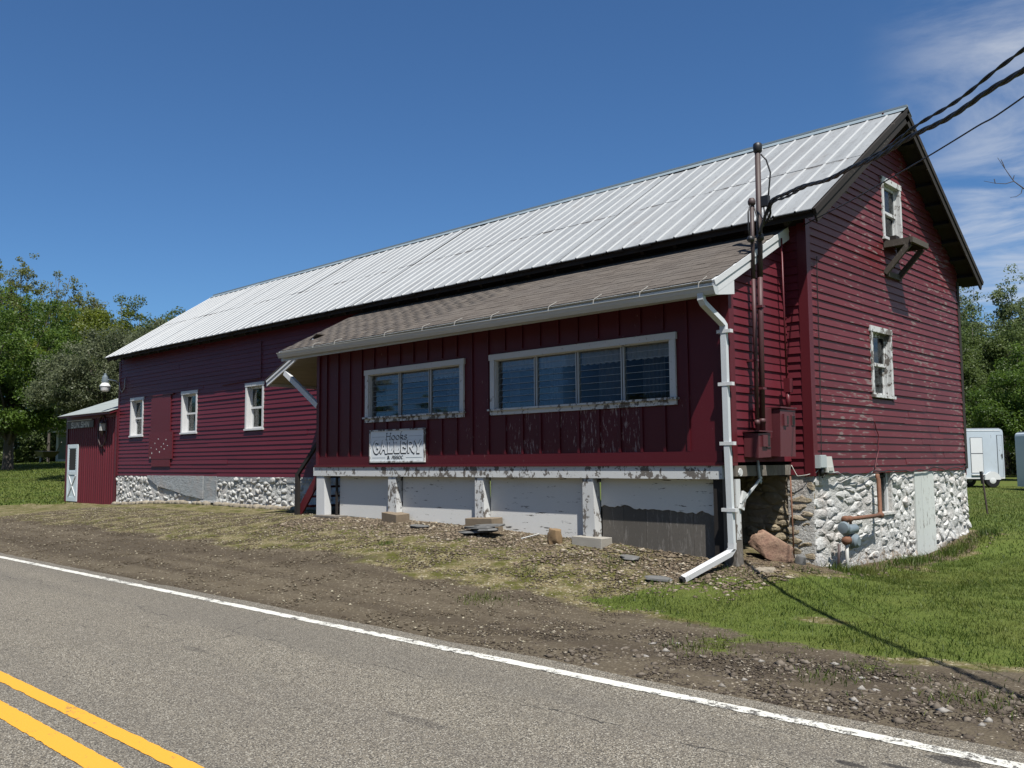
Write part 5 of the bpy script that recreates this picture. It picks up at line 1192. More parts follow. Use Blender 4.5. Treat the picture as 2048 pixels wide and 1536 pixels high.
# ------------------------------------------------------------------ lawn stake, trailers, house, outbuilding
random.seed(11)
px_, py_ = -1.7, 13.4; pz_ = gz(px_, py_)
stk = thing('metal_stake', (px_, py_, pz_), 'dark leaning metal stake in the lawn in front of the white trailer', 'stake')
MB().tube([(px_, py_, pz_-.1), (px_-.10, py_+.03, pz_+1.02)], .022, 6).build('rod', M_darkiron, stk); MB().bar((px_-.095, py_+.03, pz_+.78), (px_-.12, py_+.03, pz_+1.10), .11, .05).build('head_plate', M_black, stk)
M_trail = paint('trailer_white', (.50, .57, .62), (.26, .25, .23), .63, 5, (2, 2, .5), .4, .12, big=1.2); M_trailtop = simple('trailer_white_trim', (.70, .72, .72), .4, var=.05); M_groove = simple('dark_seam', (.09, .10, .11), .7)
def trailer(label, org, ang, length, zb, zt, detail=True):
    t = thing('cargo_trailer', org, label, 'trailer')
    ca, sa = math.cos(ang), math.sin(ang); ox, oy, oz = org
    def T(mb): mb.v = [(ox + x*ca - y*sa, oy + x*sa + y*ca, z) for x, y, z in mb.v]; return mb
    # body: side profile with rounded top corners, extruded over the width; x<0 runs left of the right-hand end
    r = .16; prof = [(0, zb)] + [(-r + r*math.cos(R(a)), zt - r + r*math.sin(R(a))) for a in (0, 30, 60, 90)] + [(-length + r - r*math.sin(R(a)), zt - r + r*math.cos(R(a))) for a in (0, 30, 60, 90)] + [(-length, zb)]
    n = len(prof); V = [(x, 0, z) for x, z in prof] + [(x, 2.0, z) for x, z in prof]
    T(MB().add(V, [tuple(range(n)), tuple(range(2*n-1, n-1, -1))] + [(i, n+i, n+(i+1) % n, (i+1) % n) for i in range(n)])).build('body', M_trail, t)
    T(MB().box(-length+.1, -.12, -.012, -.002, zt-.10, zt-.06)).build('top_trim', M_trailtop, t); T(MB().box(-length+.02, -.02, -.015, -.002, zb, zb+.07)).build('bottom_trim', M_trailtop, t)
    T(MB().box(-length+.1, -.12, .05, 1.95, zt+.002, zt+.03)).build('roof_skin', M_curtain2, t)
    if detail:
        for x0, x1, z0, z1 in ((-1.50, -.94, zb+.25, zt-.38), (-.30, -.05, zb+.05, zt-.28)):
            T(MB().box(x0, x1, -.012, -.003, z0, z1)).build('door_seam', M_groove, t); T(MB().box(x0+.02, x1-.02, -.022, -.0125, z0+.02, z1-.02)).build('door', M_trailtop if x0 < -1 else M_trail, t)
        T(MB().box(-1.48, -.96, -.028, -.0225, (zb+zt)/2+.0, (zb+zt)/2+.03)).build('door_seam', M_groove, t); T(MB().box(-1.50, -.90, -.07, -.003, zb+.16, zb+.21)).build('step_bar', M_trailtop, t); T(MB().box(-.12, -.09, -.05, -.0225, zb+.9, zb+1.1)).build('handle', M_black, t)
        # fender and wheels
        T(MB().add([(-.98 + .36 + .36*math.cos(R(a)), yy, zb - .04 + .36*math.sin(R(a))) for yy in (-.14, -.02) for a in range(0, 181, 20)], [(i, i+1, 11+i, 10+i) for i in range(9)] + [tuple(range(9, -1, -1))])).build('fender', M_trailtop, t)
        for yy in (-.13, 1.85):
            wl = empty_part('wheel', (ox - .62*ca - yy*sa, oy - .62*sa + yy*ca, oz+.3), t)
            def wheel_mb(prof):
                m = MB().lathe((-.62, yy, oz+.33), prof, 18, 1); return T(m)
            smooth_angle(wheel_mb([(.20, .0), (.30, .0), (.33, .03), (.33, .17), (.30, .20), (.20, .20)]).build('tyre', M_black, wl), 40); smooth_angle(wheel_mb([(.05, -.015), (.12, -.01), (.20, .02), (.205, .05)]).build('rim', M_trailtop, wl), 40)
    return t
tz = gz(-6.6, 32)
trailer('white enclosed cargo trailer standing behind the right end of the barn', (-6.40, 32.3, tz), .78, 4.6, tz+.40, tz+2.62)
t2 = trailer('pale trailer at the right edge beyond the white cargo trailer', (-1.02, 31.85, tz), .80, 4.2, tz+.12, tz+2.38, False)
# house behind the trees on the left
hz = .22
hs = thing('house', (-57, 11, hz), 'small olive green house with cream trim behind the trees on the left', 'house')
M_olive = simple('olive_siding', (.20, .22, .13), .7, var=.06); M_creamtrim = simple('cream_trim', (.62, .58, .44), .6, var=.05); M_hroof = simple('tan_roofing', (.30, .20, .15), .85, var=.15)
HX, HY = -58.1, 10.45; ha = .72
def HT(mb): mb.v = [(HX + x*math.cos(ha) - y*math.sin(ha), HY + x*math.sin(ha) + y*math.cos(ha), z) for x, y, z in mb.v]; return mb
hw = HT(MB().box(0, 7, 0, 5, hz-.2, hz+2.1)).build('wall', M_olive, hs)
for k in range(11): HT(MB().box(0.0, 7, -.02, -.001, hz+.24 + k*.165, hz+.24 + k*.165 + .15)).build('clapboard', M_olive, hw)
HT(MB().box(-.05, 7, -.03, -.001, hz-.02, hz+.22)).build('base_trim', M_creamtrim, hs); HT(MB().box(-.06, .10, -.035, -.021, hz-.1, hz+2.1)).build('corner_trim', M_creamtrim, hs)
HT(MB().add([(-.4, -.4, hz+2.1), (7.4, -.4, hz+2.1), (7.4, 5.4, hz+2.1), (-.4, 5.4, hz+2.1), (-.4, 2.5, hz+3.6), (7.4, 2.5, hz+3.6)], [(0, 3, 2, 1), (0, 1, 5, 4), (2, 3, 4, 5), (0, 4, 3), (1, 2, 5)])).build('roof', M_hroof, hs)
HT(MB().box(-.42, 7.4, -.44, -.401, hz+2.0, hz+2.16)).build('fascia', M_creamtrim, hs)
hwin = empty_part('window', (HX, HY, hz+1), hs)
HT(MB().box(1.05, 2.0, -.05, -.021, hz+.75, hz+1.95)).build('frame', M_creamtrim, hwin); HT(MB().box(1.12, 1.93, -.055, -.0505, hz+.83, hz+1.87)).build('pane', M_dark, hwin); HT(MB().box(1.12, 1.93, -.06, -.0555, hz+1.32, hz+1.38)).build('rail', M_creamtrim, hwin); HT(MB().box(.68, 1.0, -.05, -.021, hz+.75, hz+1.95)).build('shutter', M_dark, hwin)
# outbuilding with green roof behind the trees on the right
ob = thing('outbuilding', (-17, 46, -1.2), 'dark outbuilding with a green metal roof behind the trees on the right', 'building')
M_groof = simple('green_roof', (.03, .10, .085), .5, var=.15)
MB().box(-24, -12.2, 48, 55, -1.3, 2.9).build('wall', M_darkwood, ob); MB().add([(-24.5, 47.4, 2.8), (-11.6, 47.4, 2.8), (-11.6, 55.6, 2.8), (-24.5, 55.6, 2.8), (-24.5, 51.5, 5.3), (-11.6, 51.5, 5.3)], [(0, 3, 2, 1), (0, 1, 5, 4), (2, 3, 4, 5), (0, 4, 3), (1, 2, 5)]).build('roof', M_groof, ob)
# wheelbarrow under the left trees
wz = gz(-53, 8.3); wb = thing('wheelbarrow', (-53, 8.3, wz), 'dark wheelbarrow with raised handles near the green house', 'wheelbarrow')
MB().add([(-53.6, 7.8, wz+.35), (-52.6, 7.8, wz+.35), (-52.6, 8.4, wz+.35), (-53.6, 8.4, wz+.35), (-53.8, 7.6, wz+.75), (-52.3, 7.6, wz+.70), (-52.3, 8.6, wz+.70), (-53.8, 8.6, wz+.75)], [(0,3,2,1),(0,1,5,4),(1,2,6,5),(2,3,7,6),(3,0,4,7),(4,5,6,7)]).build('tray', M_black, wb)
for y in (7.75, 8.45): MB().tube([(-53.9, y, wz+.3), (-52.7, y, wz+.45), (-51.7, y, wz+1.25)], .03, 6).build('handle', M_grey, wb)
MB().lathe((-54.0, 8.05, wz+.2), [(.18, 0), (.2, .03), (.2, .09), (.18, .12)], 12, 1).build('wheel', M_black, wb); MB().tube([(-52.8, 8.1, wz+.4), (-52.6, 8.1, wz)], .03, 6).build('leg', M_darkiron, wb)

# ------------------------------------------------------------------ trees
def leaves(centers, radii, n, size, mat, name, parent, flat=.35, col=None, aspect=.55):
    centers = np.asarray(centers); radii = np.asarray(radii)
    k = rng.integers(0, len(centers), n)
    d = rng.normal(size=(n, 3)); d /= np.linalg.norm(d, axis=1)[:, None]
    rr = rng.random(n)**.45
    P = centers[k] + d*rr[:, None]*radii[k][:, None]*np.array([1, 1, .8])
    nrm = rng.normal(size=(n, 3)) + np.array([0, 0, flat*2]) + d*.7; nrm /= np.linalg.norm(nrm, axis=1)[:, None]
    a = np.cross(nrm, rng.normal(size=(n, 3))); a /= np.linalg.norm(a, axis=1)[:, None]; b = np.cross(nrm, a)
    s = size*rng.uniform(.65, 1.3, n)[:, None]
    V = np.stack([P - a*s*.5, P + b*s*aspect*.5 + nrm*s*.08, P + a*s*.5, P - b*s*aspect*.5 + nrm*s*.08], 1).reshape(-1, 3)
    F = np.arange(4*n).reshape(n, 4)
    ck = rng.random(len(centers)); rn = np.clip(.55*ck[k] + .45*rng.random(n) + (0 if col is None else 0), 0, 1)
    o = bpy.data.objects.new(name, None)
    c = P.mean(0); me = fast_mesh(name, V - c, F, mat, False, np.repeat(rn, 4)); o = bpy.data.objects.new(name, me); reg(o, c, parent); return o
def tree(name, label, base, h, lobes, nclump, nleaf, size, mat, crad=(.45, .8), trunk_r=.22, limbs=26, lean=(0, 0), shell=.55, group=None, trunk_h=.5, twig=.03, cat='tree'):
    bx_, by_ = base; bz = gz(bx_, by_)
    t = thing(name, (bx_, by_, bz), label, cat, group)
    C_ = []; Rr = []
    wts = np.array([l[2] if len(l) > 2 else l[1][0]*l[1][1]*l[1][2] for l in lobes], float); wts /= wts.sum()
    for i in range(nclump):
        c, r = lobes[rng.choice(len(lobes), p=wts)][:2]
        d = rng.normal(size=3); d /= np.linalg.norm(d); u = shell + (1-shell)*rng.random()
        C_.append(np.array([bx_, by_, bz]) + np.array(c) + d*np.array(r)*u*(.85+.3*rng.random())); Rr.append(rng.uniform(*crad))
    mb = MB()
    top = Vector((bx_+lean[0], by_+lean[1], bz + h*trunk_h))
    mid = Vector((bx_+lean[0]*.3, by_+lean[1]*.3, bz + h*trunk_h*.45))
    mb.tube([(bx_, by_, bz-.3), (bx_, by_, bz+.15), mid, top], [trunk_r*1.5, trunk_r*1.1, trunk_r*.85, trunk_r*.5], 9)
    order = rng.permutation(len(C_))[:limbs]
    for i in order:
        e = Vector(C_[i]); f_ = rng.uniform(.25, 1.0); s = Vector((bx_, by_, bz+.1)).lerp(top, f_) if f_ < .5 else mid.lerp(top, (f_-.5)*2)
        m1_ = s.lerp(e, .5) + Vector((rng.normal()*.2, rng.normal()*.2, (e-s).length*.10)); r0 = trunk_r*.38*(1.2-f_*.6)
        mb.tube([s, s.lerp(m1_, .5), m1_, e], [r0, r0*.7, r0*.45, twig*.5], 5)
    mb.build('trunk', M_bark, t, True)
    leaves(C_, Rr, nleaf, size, mat, 'crown', t)
    return t
L_maple = leaf('maple_leaf', (.030, .066, .009), (.135, .215, .034)); L_yel = leaf('yellowgreen_leaf', (.065, .098, .012), (.20, .235, .028)); L_olive = leaf('crabapple_leaf', (.034, .050, .018), (.20, .225, .12)); L_pop = leaf('poplar_leaf', (.065, .090, .024), (.20, .215, .06)); L_dark = leaf('dark_leaf', (.028, .054, .014), (.13, .17, .05)); L_wil2 = leaf('poplar_green_leaf', (.038, .068, .016), (.135, .18, .05)); L_wil = leaf('willow_leaf', (.06, .095, .035), (.19, .235, .10))
GL_ = 'trees on the left'
tree('maple_tree', 'big dense green maple at the left edge with its trunk on the lawn', (-46.6, 4.0), 9.2, [((.3, .3, 5.9), (3.2, 3.2, 3.2)), ((1.5, 1.7, 4.4), (2.3, 2.3, 2.1)), ((-1.2, -1.4, 4.2), (2.6, 2.6, 2.2)), ((.4, .4, 3.0), (2.6, 2.6, 1.2))], 330, 64000, .15, L_maple, (.45, .8), .26, 30, group=GL_, trunk_h=.4)
tree('crabapple_tree', 'grey green flowering tree spreading behind the red shed', (-35.4, 4.8), 7.4, [((0, 0, 4.6), (2.6, 2.6, 2.7)), ((-1.3, -1.3, 4.0), (1.9, 1.9, 1.9)), ((1.4, 1.6, 4.6), (2.2, 2.2, 2.6)), ((.9, .9, 3.2), (1.8, 1.8, 1.2))], 300, 60000, .115, L_olive, (.35, .65), .16, 40, group=GL_, trunk_h=.5)
tree('poplar_tree', 'tall thin-leaved tree at the left edge, highest of the row', (-73.5, 12.4), 17.6, [((0, 0, 11.5), (2.2, 2.2, 5.8)), ((-1.4, -1.4, 10.5), (1.8, 1.8, 6.0)), ((1.4, 1.4, 9.0), (1.6, 1.6, 5.2))], 700, 36000, .18, L_pop, (.28, .55), .13, 150, group=GL_, trunk_h=.7, shell=.25)
tree('poplar_tree', 'sparse tall tree with bare limbs showing, second from the left', (-69.2, 13.7), 16.1, [((0, 0, 10.8), (1.2, 1.2, 5.2)), ((.8, .8, 9.4), (1.2, 1.2, 5.0))], 330, 8500, .16, L_pop, (.25, .45), .10, 130, group=GL_, trunk_h=.7, shell=.25)
tree('poplar_tree', 'pale thin tree just left of the yellow green one', (-65.9, 14.1), 14.2, [((0, 0, 8.8), (1.5, 1.5, 5.2)), ((1.0, 1.0, 7.6), (1.4, 1.4, 4.6))], 420, 18000, .17, L_pop, (.25, .48), .10, 120, group=GL_, trunk_h=.7, shell=.25)
tree('poplar_tree', 'lowest pale thin tree showing over the yellow green one', (-63.7, 14.8), 13.0, [((0, 0, 8.2), (1.4, 1.4, 4.7))], 300, 12000, .17, L_pop, (.25, .48), .09, 100, group=GL_, trunk_h=.7, shell=.25)
tree('young_maple_tree', 'yellow green round-topped tree between the maple and the grey green tree', (-55.1, 10.5), 11.0, [((0, 0, 7.0), (2.6, 2.6, 3.9)), ((1.4, 1.4, 6.6), (2.0, 2.0, 3.6)), ((-1.4, -1.4, 5.6), (2.2, 2.2, 3.2)), ((0, 0, 4.0), (3.0, 3.0, 2.2))], 300, 44000, .165, L_yel, (.42, .78), .2, 30, group=GL_)
tree('ash_tree', 'loose green tree rising behind the yellow green one', (-55.2, 13.3), 11.4, [((0, 0, 7.6), (2.1, 2.1, 3.7)), ((1.5, 1.6, 6.2), (2.0, 2.0, 3.2)), ((0, 0, 4.0), (2.6, 2.6, 2.4))], 240, 30000, .155, L_dark, (.38, .72), .2, 45, group=GL_, shell=.4)
tree('wild_apple_tree', 'dark leafy tree showing over the far end of the barn roof', (-37.4, 8.2), 8.8, [((0, 0, 5.4), (1.9, 1.9, 2.9)), ((1.5, 1.5, 5.2), (1.7, 1.7, 2.6)), ((2.8, 2.8, 5.2), (1.6, 1.6, 2.5)), ((-1.2, -1.0, 4.6), (1.6, 1.6, 2.4))], 220, 38000, .125, L_dark, (.36, .66), .16, 30, group=GL_)
for k, (x, y, w_, h_) in enumerate(((-81, 13, 5.0, 4.4), (-77, 14.2, 5.0, 4.0), (-75.5, 15.9, 5.0, 4.4), (-74, 17.5, 5.0, 4.6), (-68, 17.6, 5.0, 5.6), (-63.4, 19.2, 5.0, 5.6), (-57.5, 19.5, 5, 5.6), (-86, 7, 5.5, 5.0))):
    lab = ['dark shrub at the far left behind the maple crown', 'dark shrub just right of the maple trunk', 'dark shrub between the maple trunk and the wheelbarrow', 'dark shrub behind the wheelbarrow', 'tall dark shrub behind the green house', 'dark shrub behind the red shed', 'dark shrub hidden behind the far end of the barn', 'dark shrub beyond the left edge of the lawn'][k]
    tree('shrub', lab, (x, y), h_, [((0, 0, h_*.42), (w_*.62, w_*.62, h_*.52)), ((0, 0, .7), (w_*.6, w_*.6, .8))], 120, 13000, .21, L_dark, (.5, .9), .1, 12, shell=.4, group='shrubs behind the left lawn', trunk_h=.5, cat='shrub')
GR_ = 'trees on the right'
tree('willow_tree', 'tall pale feathery tree right of the barn gable', (-14.6, 55.1), 14.2, [((0, 0, 9.6), (1.5, 1.5, 4.4)), ((-.9, -.9, 7.5), (1.8, 1.8, 4.4)), ((.5, .5, 6.0), (2.4, 2.4, 4.0))], 760, 46000, .17, L_wil, (.3, .55), .12, 150, group=GR_, trunk_h=.7, shell=.25)
tree('willow_tree', 'tall pale feathery tree at the right edge', (-12.5, 57.1), 14.6, [((0, 0, 9.8), (1.4, 1.4, 4.6)), ((.9, .9, 8.4), (1.7, 1.7, 4.8)), ((.5, .5, 6.0), (2.4, 2.4, 4.0))], 760, 46000, .17, L_wil, (.3, .55), .12, 150, group=GR_, trunk_h=.7, shell=.25)
tree('maple_tree', 'dense mid green tree behind the white trailer', (-11.5, 48.5), 9.9, [((0, 0, 6.0), (2.6, 2.6, 3.7)), ((1.3, 1.3, 5.4), (2.3, 2.3, 3.4)), ((-1.0, -1.0, 4.0), (2.4, 2.4, 2.4))], 360, 70000, .15, L_wil2, (.42, .76), .2, 40, group=GR_)
tree('maple_tree', 'dark green tree partly hidden by the right corner of the barn', (-13.0, 44.6), 8.9, [((0, 0, 5.6), (2.4, 2.4, 3.3)), ((.8, .8, 3.6), (2.4, 2.4, 2.2))], 280, 50000, .15, L_wil2, (.42, .76), .18, 40, group=GR_)
tree('maple_tree', 'dark tree with slender trunks at the right edge behind the trailers', (-8.1, 42.4), 7.2, [((0, 0, 4.6), (1.9, 1.9, 2.6)), ((-1.0, -.8, 3.6), (1.6, 1.6, 1.8)), ((1.2, 1.0, 4.0), (1.8, 1.8, 2.2))], 210, 34000, .14, L_maple, (.38, .7), .10, 40, group=GR_, lean=(.4, .4))
for k, (x, y) in enumerate(((-16.5, 54), (-13.8, 59), (-10.8, 56), (-8.0, 60), (-19.5, 50))):
    lab = ['dark shrub filling the gap behind the white trailer', 'dark shrub behind the tallest feathery tree', 'dark shrub between the feathery trees at the right edge', 'dark shrub beyond the right edge', 'dark shrub hidden behind the rear of the barn'][k]
    tree('shrub', lab, (x, y), 5.0, [((0, 0, 2.2), (3.2, 3.2, 2.4)), ((0, 0, .6), (3.2, 3.2, .9))], 110, 12000, .2, L_dark, (.5, .9), .1, 12, shell=.4, group='shrubs behind the trailers', cat='shrub')
# bare tree outside the frame whose twig reaches into the sky on the right
bt = thing('bare_tree', (4.6, 6.6, gz(4.6, 6.6)), 'bare tree at the right edge with only a thin twig in view', 'tree')
b0 = Vector((4.6, 6.6, gz(4.6, 6.6)))
MB().tube([b0 - Vector((0, 0, .3)), b0 + Vector((.05, .02, 1.6)), b0 + Vector((0, .1, 3.6)), b0 + Vector((.3, .3, 6.2)), b0 + Vector((.5, .4, 8))], [.12, .1, .08, .045, .01], 8).build('trunk', M_bark, bt, True)
MB().tube([b0 + Vector((0, .1, 3.6)), (3.6, 5.5, 3.0), (2.6, 4.35, 3.62), (2.19, 3.89, 3.86), (1.92, 3.59, 4.19), (1.81, 3.47, 4.31)], [.035, .025, .018, .011, .009, .007], 6).build('limb', M_bark, bt, True)
for P_ in ([(1.81, 3.47, 4.31), (1.76, 3.41, 4.42), (1.70, 3.34, 4.56), (1.65, 3.28, 4.68)], [(1.81, 3.47, 4.31), (1.72, 3.38, 4.27), (1.6, 3.27, 4.28), (1.47, 3.15, 4.32)], [(1.9, 3.57, 4.2), (1.88, 3.56, 4.12), (1.82, 3.51, 4.07), (1.75, 3.45, 4.06)], [(1.72, 3.36, 4.52), (1.70, 3.35, 4.60), (1.68, 3.34, 4.66)], [(1.6, 3.27, 4.28), (1.59, 3.26, 4.35)], [(1.80, 3.46, 4.33), (1.82, 3.47, 4.40)]):
    MB().tube(P_, [.007, .006, .0045, .003][:len(P_)], 5).build('twig', M_bark, bt)
for k in range(16):
    a = rng.uniform(0, 6.28); z = rng.uniform(2.5, 6.5); s = b0 + Vector((.1, .15, z)); ln = rng.uniform(.8, 1.8)
    dx_, dy_ = math.cos(a), math.sin(a)
    if dx_ < -.1 or dy_ < -.3: dx_, dy_ = abs(dx_)+.2, abs(dy_)
    MB().tube([s, s + Vector((dx_*ln*.5, dy_*ln*.5, ln*.35)), s + Vector((dx_*ln, dy_*ln, ln*.9))], [.025, .014, .004], 5).build('limb', M_bark, bt)

# ------------------------------------------------------------------ grass, gravel and weeds
def grass_mat():
    t = NT('grass_blades'); t.t.nodes.remove(t.b); n = t.noise(.7, 4)
    c = t.mix(t.attr('rnd'), (.028, .068, .007), (.200, .245, .046)); c = t.mix(t.ramp(n, .46, .68, 0, .45), c, (.175, .17, .04)); c = t.mix(t.ramp(t.noise(3.4, 5, .6), .52, .66, 0, .55), c, (.028, .062, .008)); c = t.mix(t.ramp(t.noise(9, 3), .66, .72, 0, .6), c, (.22, .19, .08))
    d = t.n('ShaderNodeBsdfPrincipled'); t.put(c, d.inputs['Base Color']); d.inputs['Roughness'].default_value = .55; d.inputs['Specular IOR Level'].default_value = .3
    tl = t.n('ShaderNodeBsdfTranslucent'); t.put(c, tl.inputs[0]); mx = t.n('ShaderNodeMixShader'); mx.inputs[0].default_value = .4
    t.t.links.new(d.outputs[0], mx.inputs[1]); t.t.links.new(tl.outputs[0], mx.inputs[2]); t.t.links.new(mx.outputs[0], t.out.inputs[0]); return t.m
M_grass = grass_mat()
def blades(x, y, hmin, hmax, wid, name, label=None):
    n = len(x); z = ground_z(x, y) - .012
    h = rng.uniform(hmin, hmax, n); a = rng.uniform(0, 2*np.pi, n); ln = rng.uniform(.15, .9, n)*h; b = rng.uniform(0, 2*np.pi, n)
    w = wid*rng.uniform(.7, 1.4, n)
    B = np.c_[x, y, z]; s = np.c_[np.cos(a)*w, np.sin(a)*w, np.zeros(n)]; lean = np.c_[np.cos(b)*ln, np.sin(b)*ln, np.zeros(n)]
    mid = B + lean*.35 + np.c_[np.zeros((n, 2)), h*.6]; tip = B + lean + np.c_[np.zeros((n, 2)), h]
    V = np.stack([B - s, B + s, mid + s*.7, mid - s*.7, tip], 1).reshape(-1, 3)
    k = np.arange(n)[:, None]*5
    F = np.r_[np.c_[k, k+1, k+2], np.c_[k, k+2, k+3], np.c_[k+3, k+2, k+4]].reshape(-1, 3)
    rn = np.clip(rng.random(n)*.75 + .2*vnoise(x[::1], y[::1], 1.3, 2.) if n < 60000 else rng.random(n)*.9, 0, 1)
    o = bpy.data.objects.new(name, fast_mesh(name, V, F, M_grass, False, np.repeat(rn, 5))); reg(o, (0, 0, 0)); return tag(o, label, None, None, 'stuff')
def interp_mask(field):
    def f(x, y):
        i = np.clip(np.searchsorted(xs, x)-1, 0, nx-2); j = np.clip(np.searchsorted(ys, y)-1, 0, ny-2); M = field.reshape(ny, nx)
        u = (x-xs[i])/(xs[i+1]-xs[i]); v = (y-ys[j])/(ys[j+1]-ys[j])
        return M[j, i]*(1-u)*(1-v) + M[j, i+1]*u*(1-v) + M[j+1, i]*(1-u)*v + M[j+1, i+1]*u*v
    return f
f_lawn = interp_mask(lm); f_moss = interp_mask(moss); f_rub = interp_mask(rub)
def scatter(n, x0, x1, y0, y1, prob):
    x = rng.uniform(x0, x1, n); y = rng.uniform(y0, y1, n)
    # keep to what stands in front of the camera
    d = np.c_[x-5.62, y+11.83]; fw_ = d @ np.array([-math.sin(YAW), math.cos(YAW)]); rt = d @ np.array([math.cos(YAW), math.sin(YAW)])
    k = (np.abs(rt) < fw_*.66 + 1.0) & (rng.random(n) < prob(x, y)) & ~((x < .12) & (x > -23.2) & (y > -.0) & (y < 6.4)) & ~((x < -23) & (x > -27.3) & (y > 0) & (y < 3.3))
    return x[k], y[k]
gxs, gys = scatter(330000, -2.5, 8, -5.6, 4.5, lambda x, y: np.clip(f_lawn(x, y)*1.15 - .12, 0, 1)**1.3)
blades(gxs, gys, .012, .048, .0030, 'lawn_grass')
gxs, gys = scatter(26000, -2.5, 8, -5.6, 4.5, lambda x, y: np.clip(f_lawn(x, y)*1.1-.05, 0, 1)*(.5+.5*np.sin(x*2.1+1.3*np.sin(y*1.7))*np.sin(y*2.6+x)))
blades(gxs, gys, .04, .085, .0042, 'lawn_grass')
gxs, gys = scatter(9000, .12, .8, -.2, 6.6, lambda x, y: np.exp(-((x-.3)/.16)**2)*(.35+.65*(np.sin(y*3.1)>.1)))
blades(gxs, gys, .05, .16, .005, 'wall_tufts')
gxs, gys = scatter(150000, -8, 12, 4.5, 34, lambda x, y: np.clip(f_lawn(x, y), 0, 1)*np.clip(1.6 - y/26, .25, 1))
blades(gxs, gys, .03, .075, .007, 'lawn_grass')
gxs, gys = scatter(90000, -60, -23, -6, 10, lambda x, y: f_lawn(x, y))
blades(gxs, gys, .03, .09, .014, 'lawn_grass')
gxs, gys = scatter(50000, -24, 1, -5.2, -1.2, lambda x, y: np.clip(.10*f_moss(x, y) + 0*x, 0, 1))
blades(gxs, gys, .010, .035, .004, 'sparse_grass')
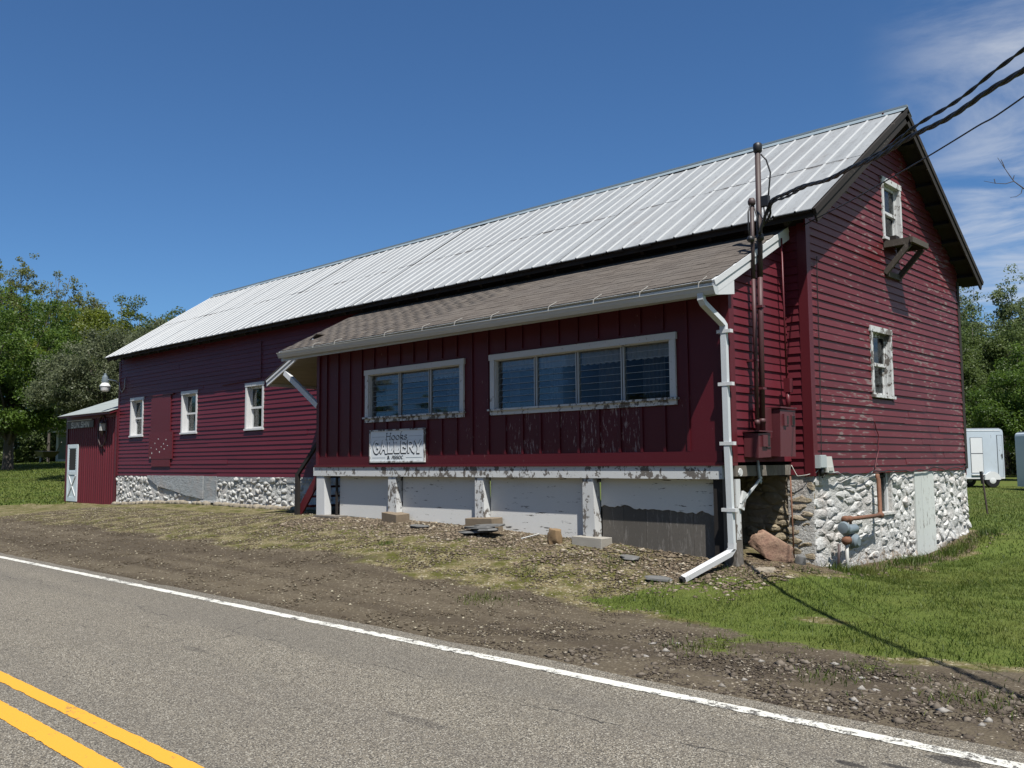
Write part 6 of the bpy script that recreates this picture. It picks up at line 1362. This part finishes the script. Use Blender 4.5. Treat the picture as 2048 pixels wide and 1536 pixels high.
# weed tufts
wx = []; wy = []
for cx, cy, r_, n in ((-5.6, -3.0, .16, 130), (-1.9, -2.05, .35, 200), (-2.6, -3.0, .2, 80), (-.35, -1.75, .3, 200), (.5, 1.9, .4, 260), (.35, 1.2, .3, 120), (.4, 3.3, .25, 160), (-.9, -2.5, .3, 160), (.25, 5.3, .4, 160), (-3.6, -2.4, .2, 70), (-2.0, -4.4, .35, 300), (-4.6, -2.4, .15, 60), (.3, -.9, .25, 120), (1.3, -5.0, .35, 240), (3.6, -5.25, .4, 300), (2.6, -5.35, .3, 200)):
    wx.append(rng.normal(cx, r_*.5, n)); wy.append(rng.normal(cy, r_*.5, n))
wx = np.concatenate(wx); wy = np.concatenate(wy); blades(wx, wy, .02, .075, .0042, 'weeds')
def pebbles(name, x, y, smin, smax, cols, flat=.55, sink=.3):
    n = len(x); v, f = [np.array([tuple(q) for q in [(1,0,0),(-1,0,0),(0,1,0),(0,-1,0),(0,0,1),(0,0,-1)]]), np.array([(0,2,4),(2,1,4),(1,3,4),(3,0,4),(2,0,5),(1,2,5),(3,1,5),(0,3,5)])]
    s = np.exp(rng.uniform(np.log(smin), np.log(smax), n)); a = rng.uniform(0, 6.28, n)
    jit = 1 + rng.uniform(-.35, .35, (n, 6, 1)); V = v[None]*jit + rng.normal(size=(n, 6, 3))*.16
    V[:, :, 0] *= rng.uniform(1, 1.6, (n, 1)); V[:, :, 2] *= flat*rng.uniform(.6, 1.3, (n, 1))
    ca, sa = np.cos(a)[:, None], np.sin(a)[:, None]; X_ = V[:, :, 0]*ca - V[:, :, 1]*sa; Y_ = V[:, :, 0]*sa + V[:, :, 1]*ca
    z = ground_z(x, y)
    P = np.stack([x[:, None] + X_*s[:, None], y[:, None] + Y_*s[:, None], z[:, None] + (V[:, :, 2] + flat*(1-2*sink)*.5)*s[:, None]], 2).reshape(-1, 3)
    F = (np.arange(n)[:, None, None]*6 + f[None]).reshape(-1, 3)
    t = NT(name + '_stone'); nz_ = t.noise(40, 4, .6); r_ = t.attr('rnd'); c = t.mix(r_, cols[0], cols[1]); c = t.mix(t.ramp(r_, .86, .92), c, cols[2]); c = t.mix(t.ramp(nz_, .45, .7, 0, .4), c, tuple(q*.5 for q in cols[0])); t.set(c, .9, .2)
    o = bpy.data.objects.new(name, fast_mesh(name, P, F, t.m, False, np.repeat(rng.random(n), 6))); reg(o, (0, 0, 0)); return tag(o, kind='stuff')
gcol = ((.045, .035, .027), (.125, .10, .076), (.32, .28, .22))
x, y = scatter(26000, -1, 6, -6.25, -4.4, lambda x, y: (1-f_lawn(x, y))*(1-np.clip(f_moss(x, y), 0, 1)*.7)*.8*(.35+.65*sstep(x, .5, 3.0)))
pebbles('roadside_gravel', x, y, .005, .016, gcol)
x, y = scatter(420, .5, 6, -6.2, -4.8, lambda x, y: (1-f_lawn(x, y)))
pebbles('roadside_stones', x, y, .018, .042, ((.09, .072, .055), (.20, .17, .135), (.32, .30, .27)))
x, y = scatter(95000, -22, 0, -6.25, -1.2, lambda x, y: (1-f_lawn(x, y))*(.25+.5*f_moss(x, y)))
pebbles('yard_gravel', x, y, .007, .021, ((.065, .050, .034), (.185, .15, .10), (.38, .34, .25)))
x, y = scatter(13000, -9.6, .4, -3.0, -1.3, lambda x, y: np.clip(f_rub(x, y)*1.2, 0, 1))
pebbles('shale_rubble', x, y, .010, .042, ((.11, .085, .06), (.27, .215, .15), (.40, .35, .27)), .42, .2)
x, y = scatter(1500, -.6, .7, -1.6, 6.6, lambda x, y: np.clip(f_rub(x, y)*1.2, 0, 1)*.6)
pebbles('footing_rubble', x, y, .012, .04, ((.09, .07, .05), (.2, .16, .115), (.32, .28, .22)), .45, .2)

# ------------------------------------------------------------------ unseen trees added behind the camera to darken window reflections and front walls
wc = []; wr = []
for k in range(560):
    x_ = rng.uniform(-95, 45); hgt = 11.5 + 2.5*math.sin(x_*.19) + 1.5*math.sin(x_*.53+1)
    wc.append((x_, rng.uniform(-46, -36), -1.6 + rng.random()**.8*hgt)); wr.append(rng.uniform(1.0, 1.9))
wood = leaves(wc, wr, 70000, .6, L_dark, 'added_woodland', None); tag(wood, kind='stuff')
